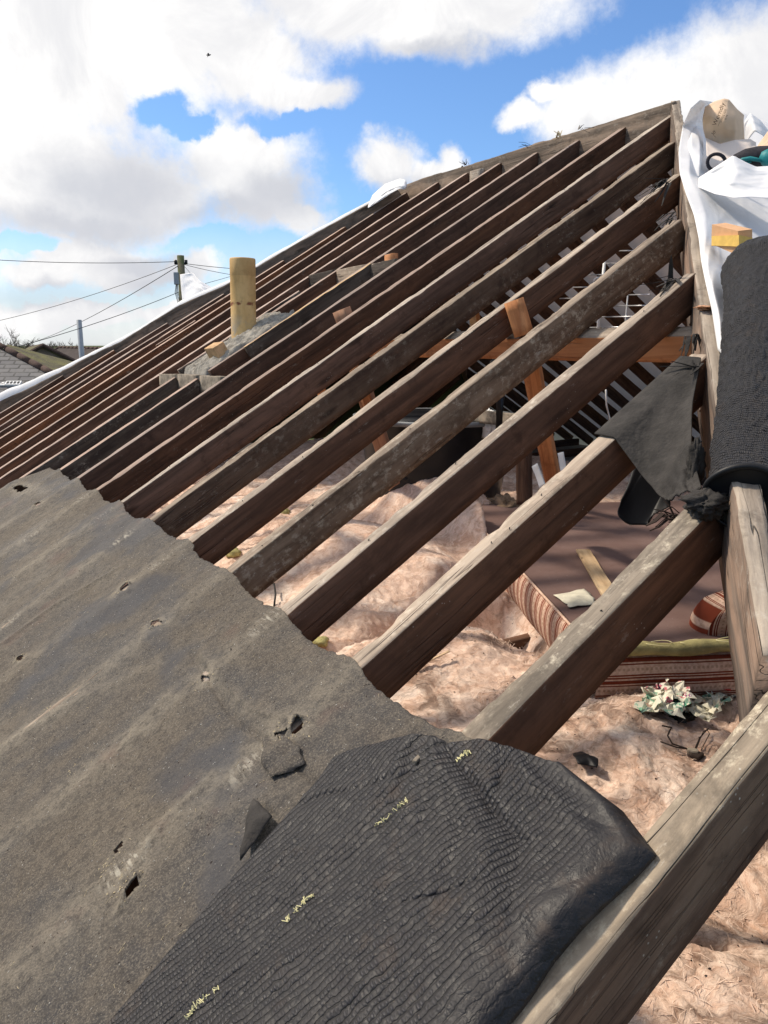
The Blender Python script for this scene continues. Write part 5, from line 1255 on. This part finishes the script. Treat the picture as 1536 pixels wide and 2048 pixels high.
# felt left on the end slope, its black colour painting the roll's shadow
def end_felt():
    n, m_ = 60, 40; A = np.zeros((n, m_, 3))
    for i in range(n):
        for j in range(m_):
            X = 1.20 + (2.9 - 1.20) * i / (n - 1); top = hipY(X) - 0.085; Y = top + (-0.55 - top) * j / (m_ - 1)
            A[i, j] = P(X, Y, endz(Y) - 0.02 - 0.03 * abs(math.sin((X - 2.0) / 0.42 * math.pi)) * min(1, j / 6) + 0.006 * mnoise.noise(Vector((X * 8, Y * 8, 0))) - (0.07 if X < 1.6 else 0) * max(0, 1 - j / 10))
    o = gridmesh('roofing_felt', A, M['black_sheet']); thicken(o, 0.003); tag(o, 'felt lying on the end slope, coloured black for the shade of the roll', 'roofing felt')
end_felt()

# ================================================================== TORN FELT IN THE CORNER OF THE HIP
def corner_felt():
    n, m_ = 60, 50; A = np.zeros((n, m_, 3)); keepc = np.ones((n, m_), bool)
    a0 = roof(1.60, 1.452, 0.008); a1 = roof(1.93, 1.452, 0.010)                 # along the upper rafter
    b0 = at_roof((1338, 1000), -0.02); b1 = at_roof((1404, 975), -0.01)
    for i in range(n):
        f = i / (n - 1)
        top = a0.lerp(a1, f); bot = b0.lerp(b1, f)
        mid = top + Vector((0, -0.066, -0.003))
        for j in range(m_):
            g_ = j / (m_ - 1)
            if g_ < 0.12: q = top.lerp(mid, g_ / 0.12)
            else:
                h = (g_ - 0.12) / 0.88; q = mid.lerp(bot, h); q.z -= 0.055 * math.sin(math.pi * h) * (1 - 0.4 * f); q.x += 0.05 * math.sin(math.pi * h) * (1 - f) - 0.035 * math.sin(math.pi * h) * f
                q += NROOF * (0.010 * mnoise.noise(Vector((f * 3, h * 5, 1))) + 0.012 * h * h * mnoise.noise(Vector((f * 7, h * 9, 4))))
            A[i, j] = q
    o = gridmesh('roofing_felt', A, M['felt_dark']); thicken(o, 0.003); tag(o, 'torn triangle of dark felt draped between two rafters in the hip corner', 'roofing felt')
corner_felt()
rag('felt_rag', roof(1.44, 0.985, 0.015), 0.045, M['felt_dark'], 'crumpled rag of torn felt bunched on the rafter end below the black triangle', 'felt scrap', 21, (1.3, 1.0, 0.55), n=26, amp=0.6)
rag('felt_rag', at_d((1392, 930), 1.93), 0.035, M['felt_dark'], 'torn felt shreds hanging just above the bunched rag', 'felt scrap', 24, (0.5, 0.5, 1.5), n=22, amp=0.55)
rag('plaster_crumb', at_d((1378, 1030), 1.85), 0.010, M['chip'], 'white crumbs of plaster caught in the bunched rag', 'crumb', 27, (1.3, 1, 0.6), n=10, amp=0.9)
# black sheet hanging underneath
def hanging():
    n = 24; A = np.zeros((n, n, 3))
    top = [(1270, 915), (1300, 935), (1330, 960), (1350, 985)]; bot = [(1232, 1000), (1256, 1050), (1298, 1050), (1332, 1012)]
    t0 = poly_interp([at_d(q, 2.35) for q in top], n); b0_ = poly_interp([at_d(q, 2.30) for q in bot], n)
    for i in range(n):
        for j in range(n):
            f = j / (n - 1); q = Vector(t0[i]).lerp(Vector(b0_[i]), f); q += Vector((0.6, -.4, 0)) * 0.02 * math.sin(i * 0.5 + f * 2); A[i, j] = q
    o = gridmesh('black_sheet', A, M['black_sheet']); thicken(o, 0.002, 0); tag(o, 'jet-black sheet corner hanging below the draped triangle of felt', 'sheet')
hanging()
# shreds of felt nailed at the rafter ends along the hip
def shreds(px, dist, n_, label, ln=0.06, dirv=None, m='felt_dark', seed=0):
    r3 = random.Random(seed); g = Geo(); c = at_d(px, dist)
    for _ in range(n_):
        a = c + Vector((r3.gauss(0, .012), r3.gauss(0, .012), r3.gauss(0, .008))); d = (dirv or Vector((-0.8, 0, -0.45))) + Vector((r3.gauss(0, .35), r3.gauss(0, .35), r3.gauss(0, .35))); d = d.normalized() * ln * r3.uniform(.4, 1.1)
        w_ = d.cross(UP).normalized() * r3.uniform(.002, .009); b_ = a + d * 0.5 + Vector((0, 0, r3.uniform(-.005, .012))); e = a + d
        g.add([a - w_, a + w_, b_ + w_ * .8, b_ - w_ * .8, e + w_ * .1, e - w_ * .3], [(0, 1, 2, 3), (3, 2, 4, 5)])
    o = g.build('felt_shred', M[m], None, False); thicken(o, 0.002, 0); tag(o, label, 'felt scrap', 'felt shreds along the hip'); recentre(o)
shreds((1332, 362), 4.05, 16, 'spiky shreds of felt at a rafter end high on the hip', 0.16, seed=1)
shreds((1352, 562), 3.0, 16, 'flattened shreds of felt on a rafter end midway down the hip', 0.13, seed=2)
shreds((1350, 432), 3.5, 8, 'thin shreds of felt between the higher and midway ones on the hip', 0.08, seed=3)
shreds((1392, 735), 2.35, 12, 'dark shreds of felt just above the draped triangle', 0.10, seed=4)
shreds((1388, 672), 2.55, 8, 'dangling dark fibres on the hip side beside the purlin end', 0.07, Vector((-0.1, -.1, -1)), seed=5)
shreds((1352, 1035), 1.9, 14, 'dark frayed fringe on the left of the bunched rag', 0.05, Vector((-0.6, .7, -.2)), 'twig', seed=6)
shreds((1528, 1500), 1.45, 18, 'frayed black and white fibres at the right edge beside the nearest rafter', 0.06, Vector((0, 0, -1)), 'rim', seed=7)
# orange snapped notch on the hip
rag('rotten_notch', P(2.18, hipY(2.18) - 0.03, T * 2.18 - H + 0.004), 0.022, M['orange'], 'crumbly orange patch of split wood on top of the hip rafter', 'split wood', 31, (1.0, 1.1, 0.25), n=16, amp=0.9)
# twigs and a scrap sticking up on the ridge
shreds((1165, 258), 5.85, 5, 'small black scrap standing up on the ridge', 0.07, Vector((0.5, 0.1, .4)), 'black_sheet', seed=8)
shreds((1062, 294), 6.4, 4, 'thin dark sliver pointing left off the ridge', 0.12, Vector((-0.5, .9, .1)), 'black_sheet', seed=9)
shreds((1120, 275), 6.1, 10, 'wispy dry moss stalks on the ridge left of the black scrap', 0.06, Vector((0.1, .5, .5)), 'straw', seed=10)
shreds((930, 330), 7.0, 10, 'wispy dry stalks lower along the ridge to the left', 0.05, Vector((0.1, .5, .5)), 'twig', seed=11)

# ================================================================== FLUE PIPE, MORTAR, BRICK
fc = P(2.10, 4.905, -0.085)
fl = empty('flue_pipe', fc); tag(fl, 'buff clay flue pipe standing upright in grey mortar between the rafters', 'flue pipe')
vs, fs = lathe(Vector((0, 0, 0)), [(0.080, 0), (0.080, 0.3), (0.0805, 0.49), (0.0815, 0.492), (0.0815, 0.592), (0.079, 0.60), (0.071, 0.60), (0.069, 0.59), (0.069, 0.1)], 48)
tilt = Matrix.Rotation(0.02, 4, 'Y')
mesh('pipe', vs, fs, M['fluepipe'], fl, True, mat_world=Matrix.Translation(fc) @ tilt)
# mortar flaunching as a lumpy heightfield between the rafters
n, m_ = 110, 60; A = np.zeros((n, m_, 3)); um = np.linspace(0, 1, n)[:, None] * np.ones((1, m_)); vm_ = np.ones((n, 1)) * np.linspace(0, 1, m_)[None, :]
MX = 1.70 + um * 0.66; MY = 4.60 + vm_ * 0.42
hh = 0.026 * np.sin(np.pi * vm_) ** 0.7 * np.sin(np.pi * np.clip(um * 1.02, 0, 1)) ** 0.5 + fbm(MX * 14, MY * 14, 4, 61) * 0.028 + (ridged(MX * 22, MY * 22, 3, 62) - 0.6) * 0.022
hh = np.round(hh / 0.012) * 0.006 + hh * 0.5
hh -= 0.12 * (np.clip((0.06 - vm_) / 0.06, 0, 1) + np.clip((vm_ - 0.94) / 0.06, 0, 1) + np.clip((0.05 - um) / 0.05, 0, 1) + np.clip((um - 0.95) / 0.05, 0, 1))
MZ = CAMZ + T * MX - H + 0.005 + hh + sag(MX, MY)
mo = gridmesh('mortar_bed', np.stack([MX, MY, MZ], -1), M['mortar'], parent=fl)
g = Geo(); g.box(roof(1.85, 4.74, 0.05), (0.08, 0.13, 0.08), Matrix.Rotation(-0.5, 3, 'Y') @ Matrix.Rotation(0.1, 3, 'Z'), bev=0.005)
tag(g.build('brick_piece', M['brick']), 'broken buff brick piece set in the mortar below the flue pipe', 'brick')

# ================================================================== SURROUNDINGS
def slate_fn(n, b):
    co = n.tc.outputs['Object']; br = n.n('ShaderNodeTexBrick'); n.l(n.mapping(co, (1, 1, 1)), br.inputs[0])
    br.inputs['Color1'].default_value = (0.115, 0.112, 0.115, 1); br.inputs['Color2'].default_value = (0.155, 0.15, 0.15, 1); br.inputs['Mortar'].default_value = (0.04, 0.04, 0.04, 1)
    br.inputs['Scale'].default_value = 1.0; br.inputs['Mortar Size'].default_value = 0.018; br.inputs['Brick Width'].default_value = 0.26; br.inputs['Row Height'].default_value = 0.13
    c = n.mix(n.m('MULTIPLY', n.ramp(n.noise(co, 3, 6, 0.7), 0.4, 0.7), 0.6), br.outputs[0], (0.19, 0.18, 0.17))
    n.l(c, b.inputs['Base Color']); b.inputs['Roughness'].default_value = 0.85; bump(n, b, br.outputs['Fac'], -0.6, 0.02)
M['slate'] = mat('grey_roof_tiles', slate_fn)
M['moss'] = plain('mossy_roof', (0.15, 0.14, 0.055), 0.95, 2.5, 0.5, 0.8, 0.05, c2=(0.085, 0.075, 0.05))
M['brown_roof'] = plain('dark_brown_roof', (0.055, 0.042, 0.038), 0.9, 1.5, 0.3, 0.4, 0.03)
M['ridge_tile'] = plain('clay_ridge_tiles', (0.095, 0.060, 0.048), 0.9, 6, 0.4, 0.5, 0.02)
M['house_wall'] = plain('brick_house_wall', (0.30, 0.22, 0.17), 0.9, 3, 0.3, 0.3)
M['bark'] = plain('bare_winter_bark', (0.14, 0.115, 0.09), 0.9, 5, 0.4, 0.5, 0.02)
M['pole_wood'] = plain('tarred_pole_wood', (0.13, 0.11, 0.075), 0.9, 5, 0.5, 0.5, 0.01, c2=(0.075, 0.09, 0.04))
M['metal_pole'] = plain('grey_painted_steel', (0.30, 0.33, 0.36), 0.5, 4, 0.15, 0.1, 0.002)

def house(name, pk, label, roofm, walls=True, verge=None, wall_h=2.4, facing=None):
    """pk: ridge end A, ridge end B (world), eave drop, run; builds a gabled roof with walls"""
    A_, B_, run, drop = pk; root = empty(name, Vector((A_.x, A_.y, 0))); tag(root, label, 'house')
    t = (B_ - A_).normalized(); s = Vector((-t.y, t.x, 0))
    for sg_ in (1, -1):
        e0 = A_ + s * run * sg_ - Vector((0, 0, drop)); e1 = B_ + s * run * sg_ - Vector((0, 0, drop)); L = (B_ - A_).length; W_ = math.hypot(run, drop)
        x = t; y = (A_ - e0).normalized(); z = x.cross(y)
        Mx = Matrix(((x.x, y.x, z.x, e0.x), (x.y, y.y, z.y, e0.y), (x.z, y.z, z.z, e0.z), (0, 0, 0, 1)))
        o = mesh('roof', [(0, 0, 0), (L, 0, 0), (L, W_, 0), (0, W_, 0)], [(0, 1, 2, 3)], roofm, root, False, mat_world=Mx); thicken(o, 0.08, -1)
    g = Geo(); n_ = max(3, int((B_ - A_).length / 0.45))
    for i in range(n_):
        a = A_.lerp(B_, i / n_); b_ = A_.lerp(B_, (i + 0.95) / n_); g.tube([a, b_], 0.09, 8)
    g.build('ridge_tiles', M['ridge_tile'], root, True)
    for E_, tt_ in ((A_, -t), (B_, t)):
        g = Geo()
        e, e_ = [E_ + s * run * sg_ - Vector((0, 0, drop)) for sg_ in (1, -1)]; g.tube([e + tt_ * 0.03 + Vector((0, 0, .03)), E_ + tt_ * 0.03 + Vector((0, 0, .03)), e_ + tt_ * 0.03 + Vector((0, 0, .03))], 0.07, 6)
        g.build('verge', M['ridge_tile'], root)
    g = Geo(); r2 = run * 0.94
    q = [A_ + s * r2 + t * .1, A_ - s * r2 + t * .1, B_ - s * r2 - t * .1, B_ + s * r2 - t * .1]; zt = A_.z - drop * 0.96
    v = [Vector((p.x, p.y, 0)) for p in q] + [Vector((p.x, p.y, zt)) for p in q] + [A_ + t * .1 - Vector((0, 0, .05)), B_ - t * .1 - Vector((0, 0, .05))]
    g.add(v, [(0, 1, 5, 4), (1, 2, 6, 5), (2, 3, 7, 6), (3, 0, 4, 7), (4, 5, 8), (6, 7, 9)]); g.build('wall', M['house_wall'], root)
    for k_, f_ in enumerate((0.3, 0.7)):
        c = A_.lerp(B_, f_) - s * r2; g = Geo(); R3 = Matrix.Rotation(math.atan2(t.y, t.x), 3, 'Z'); g.box((c.x, c.y, zt - 1.1), (1.2, 0.09, 1.0), R3); wn = g.build('window', M['white_plastic'], root)
        g = Geo(); g.box(Vector((c.x, c.y, zt - 1.1)) - s * 0.02, (1.05, 0.09, 0.85), R3); g.build('pane', M['tank'], wn)
    return root
# neighbour on the left: hip/verge line runs from (0,690) down to (100,745)
na = at_d((-10, 684), 19.0); nbp = at_d((-330, 660), 13.5)
# the near neighbour: large tiled slope facing us, its sloping verge descends to the right
def neighbour():
    root = empty('bungalow', Vector((at_d((40, 760), 17).x, at_d((40, 760), 17).y, 0))); tag(root, 'neighbouring bungalow with grey tiled roof and clay verge at the left edge', 'house')
    v0 = at_d((-6, 690), 16.5); v1 = at_d((112, 752), 17.0)
    dn = (v1 - v0)
    v1 = v0 + dn * 2.6
    lf = Vector((-RT.x, -RT.y, 0))
    u0 = v0 + lf * 9; back = FW * 0.0
    e0 = v1 - Vector((0, 0, 0.0)); e1 = u0 + (v1 - v0) - Vector((0, 0, 0)) - FW * 0.0
    # slope faces the camera: bottom edge is nearer and lower
    bot_r = v1 - FW * 1.6 - Vector((0, 0, 0.5)); bot_l = u0 - FW * 5.0 - Vector((0, 0, 2.2)) + lf * 0
    x = (-lf); y = (v0 - (v0 - FW * 3.2 - Vector((0, 0, 1.9)))).normalized(); z = x.cross(y)
    Mx = Matrix(((x.x, y.x, z.x, v0.x), (x.y, y.y, z.y, v0.y), (x.z, y.z, z.z, v0.z), (0, 0, 0, 1))); Mi = Mx.inverted()
    # triangle bounded by the descending verge
    L1 = 3.9; k_ = (v1 - v0); ang = 0
    # verge direction measured on the slope plane: intersect ray through (112,752) with plane
    nrm = z
    def onpl(px): d = ray(*px); t = (v0 - Vector((0, 0, CAMZ))).dot(nrm) / d.dot(nrm); return Vector((0, 0, CAMZ)) + d * t
    c1 = onpl((112, 752)); dirv = (c1 - v0); c2 = v0 + dirv * 3.2
    L0 = Mi @ c2
    o = mesh('roof', [(0, 0, 0), (-9, 0, 0), (-9, L0.y, 0), (L0.x, L0.y, 0)], [(0, 1, 2, 3)], M['slate'], root, False, mat_world=Mx); thicken(o, 0.08, -1)
    g = Geo(); N2 = 16
    for i in range(N2): g.tube([v0.lerp(c2, i / N2) + z * .03, v0.lerp(c2, (i + .93) / N2) + z * .02], 0.055, 8)
    for i in range(18): g.tube([v0 + lf * (i * .5) + z * .03, v0 + lf * (i * .5 + .47) + z * .02], 0.055, 8)
    g.build('ridge_tiles', M['ridge_tile'], root, True)
    # hipped right-hand slope and back slope
    bk = v0 + FW * 4; mesh('roof', [v0, c2, c2 + FW * 9 * 0.8, v0 + FW * 0.5], [(0, 1, 2, 3)], M['moss'], root, False)
    bl = v0 + lf * 9; e_l = Mx @ Vector((-9, L0.y, 0)); e_r = c2
    g = Geo(); v = [Vector((e_l.x, e_l.y, 0)), Vector((e_r.x, e_r.y, 0)), e_r, e_l]; v = [q + FW * 0.25 for q in v]; v2 = [q + FW * 7 for q in v]
    g.add(v + v2, [(0, 1, 2, 3), (4, 7, 6, 5), (1, 5, 6, 2), (0, 3, 7, 4)]); g.build('wall', M['house_wall'], root)
    # pale flashing and a small vent box
    fp = onpl((28, 770)); g = Geo(); R3 = Matrix((x, y, z)).transposed()
    g.box(fp + z * .03, (0.26, 0.11, 0.04), R3); vb = g.build('roof_vent', M['white_plastic'], root)
    g = Geo()
    for k2 in range(4): g.box(fp + z * .053 + x * (-0.09 + k2 * 0.06), (0.035, 0.06, 0.006), R3)
    g.build('vent_slot', M['tank'], vb)
    g = Geo()
    for k2 in range(14):
        q = onpl((2 + k2 * 1.8, 771 - k2 * 0.25 + 1.2 * math.sin(k2))); g.box(q + z * .02, (0.09, 0.05, 0.03), R3, bev=0.008)
    g.build('flashing', M['white_plastic'], root)
neighbour()
hA = at_d((50, 700), 42); hB = at_d((88, 691), 32)
house('mossy_house', (at_d((86, 692), 30), at_d((60, 696), 46), 5.2, 2.9), 'house with green mossy roof behind the grey tiled bungalow', M['moss'])
house('brown_roofed_house', (at_d((119, 695), 55), at_d((215, 697), 50), 6.0, 3.2), 'long low house with dark brown roof behind the grey pole', M['brown_roof'])
house('distant_house', (at_d((240, 706), 75), at_d((300, 708), 72), 5.0, 3.0), 'distant house with brown roof hidden beyond the far hip', M['brown_roof'])

def bare_tree(px, dist, h, label, seed, spread=1.0):
    r3 = random.Random(seed); b0 = at_d(px, dist); base = Vector((b0.x, b0.y, 0)); root = empty('bare_tree', base); tag(root, label, 'tree', 'bare winter trees on the horizon')
    gt = Geo(); gc = Geo(); Hh = b0.z + h
    gt.tube([base, base + Vector((0.1, 0, Hh * 0.25)), base + Vector((0.0, 0.1, Hh * 0.42))], [0.28, 0.2, 0.16], 8)
    def br(p, d, L, r, lv):
        q = p + d * L * 0.5 + Vector((r3.gauss(0, .04), r3.gauss(0, .04), 0.05)) * L; e = p + d * L
        gc.tube([p, q, e], [r, r * .75, r * .45], 4, cap=False)
        if lv == 0: return
        for _ in range(4 if lv > 1 else 5):
            nd = (d + Vector((r3.gauss(0, .55 * spread), r3.gauss(0, .55 * spread), r3.gauss(0.15, .35)))).normalized()
            br(p.lerp(e, r3.uniform(.35, 1)), nd, L * r3.uniform(.5, .75), r * .52, lv - 1)
    for _ in range(6):
        d = Vector((r3.gauss(0, .5), r3.gauss(0, .5), 1)).normalized(); br(base + Vector((0, 0, Hh * r3.uniform(.28, .42))), d, Hh * .28, 0.09, 4)
    gt.build('trunk', M['bark'], root, True); gc.build('crown', M['bark'], root, False)
bare_tree((8, 690), 55, 1.4, 'tall bare tree above the grey tiled roof at the left edge', 1)
bare_tree((48, 690), 58, 1.0, 'broad bare tree right of the tallest one, over the tiled verge', 2, 1.2)
bare_tree((78, 695), 62, 0.9, 'bare tree over the peak of the mossy roof', 3)
bare_tree((120, 695), 75, 0.9, 'thin bare tree just left of the grey pole', 4)
bare_tree((142, 695), 80, 0.8, 'small bare tree almost touching the grey pole on its left', 5)
bare_tree((185, 700), 95, 0.4, 'faint bare tree right of the grey pole', 6)

# grey steel pole
pb = at_d((158, 640), 24.0); g = Geo(); r0_ = 4.6 / FPX * 24
g.tube([Vector((pb.x, pb.y, 0)), Vector((pb.x, pb.y, pb.z)), Vector((pb.x, pb.y, pb.z + 0.01))], [r0_ * 1.15, r0_, r0_ * .6], 20)
tag(g.build('steel_pole', M['metal_pole'], None, True), 'plain grey steel pole standing before the brown roof', 'pole')
# telegraph pole with wires
tp = at_d((361, 511), 26.0); tpole = empty('telegraph_pole', Vector((tp.x, tp.y, 0))); tag(tpole, 'wooden telegraph pole with grey box, brackets and wires beside the white sail', 'telegraph pole')
r0_ = 6.5 / FPX * 26
g = Geo(); g.tube([Vector((tp.x, tp.y, 0)), tp], [r0_ * 1.3, r0_], 16); g.build('post', M['pole_wood'], tpole, True)
wc = Vector((0, 0, -14 / FPX * 26))
g = Geo(); g.box(tp + wc, (r0_ * 3.0, 0.06, 0.06), Matrix.Rotation(AZ - math.pi / 2, 3, 'Z')); g.build('bracket', M['tank'], tpole)
for sg_ in (-1, 1):
    g = Geo(); g.tube([tp + wc + RT * (r0_ * 1.5 * sg_) + Vector((0, 0, -.03)), tp + wc + RT * (r0_ * 1.5 * sg_) + Vector((0, 0, .1))], 0.045, 8); g.build('insulator', M['tank'], tpole, True)
bx = at_d((353, 557), 25.8); g = Geo(); g.box(bx, (0.14, 0.14, 0.36), Matrix.Rotation(AZ - math.pi / 2, 3, 'Z'), bev=0.02); g.build('junction_box', M['metal_pole'], tpole)
g = Geo()
for i_ in range(4): g.tube([at_d((352 + i_, 568), 25.7), at_d((350 + i_ * 2, 585), 25.7), at_d((356 + i_ * 2, 606), 25.7)], 0.009, 5)
g.build('down_cable', M['cable_black'], tpole, True)
def wire(px0, d0, px1, d1, label, sagm=0.3, r=0.014):
    a = at_d(px0, d0); b_ = at_d(px1, d1); g = Geo()
    g.tube([a.lerp(b_, t) - Vector((0, 0, sagm * 4 * t * (1 - t))) for t in np.linspace(0, 1, 24)], r * 0.65, 5)
    tag(g.build('overhead_wire', M['cable_black'], None, True), label, 'wire', 'overhead wires from the telegraph pole')
wire((355, 523), 26, (-120, 512), 26, 'topmost overhead wire running level to the left edge', 0.1)
wire((356, 528), 26, (-200, 676), 34, 'overhead wire sloping gently down to the left, second from the top', 0.3, 0.013)
wire((356, 532), 26, (40, 692), 60, 'overhead wire dropping to the bare trees behind the grey pole', 0.3, 0.018)
wire((358, 584), 26, (-20, 708), 22, 'lowest overhead wire passing just above the grey pole', 0.1, 0.014)
wire((368, 527), 26, (640, 540), 30, 'overhead wire running right towards the clay flue pipe', 0.1)
wire((368, 529), 26, (640, 556), 30, 'overhead wire just below the one towards the flue pipe', 0.2, 0.012)
wire((368, 532), 26, (420, 590), 20, 'short steep wire right of the telegraph pole', 0.0, 0.010)
wire((400, 570), 24, (700, 468), 34, 'wire rising to the right behind the flue pipe', 0.1, 0.010)
# bird
bc = at_d((417, 110), 40); bird = empty('bird', bc); tag(bird, 'small dark bird gliding against the white clouds', 'bird')
g = Geo(); s_ = 0.045
g.tube([bc - RT * s_ * 2.2, bc - RT * s_, bc, bc + RT * s_ * 1.2, bc + RT * s_ * 2.4 + Vector((0, 0, s_ * .4))], [0.008, 0.03, 0.04, 0.028, 0.008], 8)
g.add([bc - RT * s_ * 0.6, bc + RT * s_ * 0.8, bc + RT * s_ * 0.2 + Vector((0, 0, s_ * 2.2)) + FW * .05, bc - RT * s_ * 1.1 + Vector((0, 0, s_ * 1.5))], [(0, 1, 2, 3)])
g.add([bc - RT * s_ * 0.6, bc + RT * s_ * 0.8, bc - RT * s_ * 0.6 - Vector((0, 0, s_ * 1.7)) - FW * .03, bc - RT * s_ * 1.6 - Vector((0, 0, s_ * 2.4))], [(0, 1, 2, 3)])
g.build('body', M['tank'], bird)
print('objects', len(bpy.data.objects))
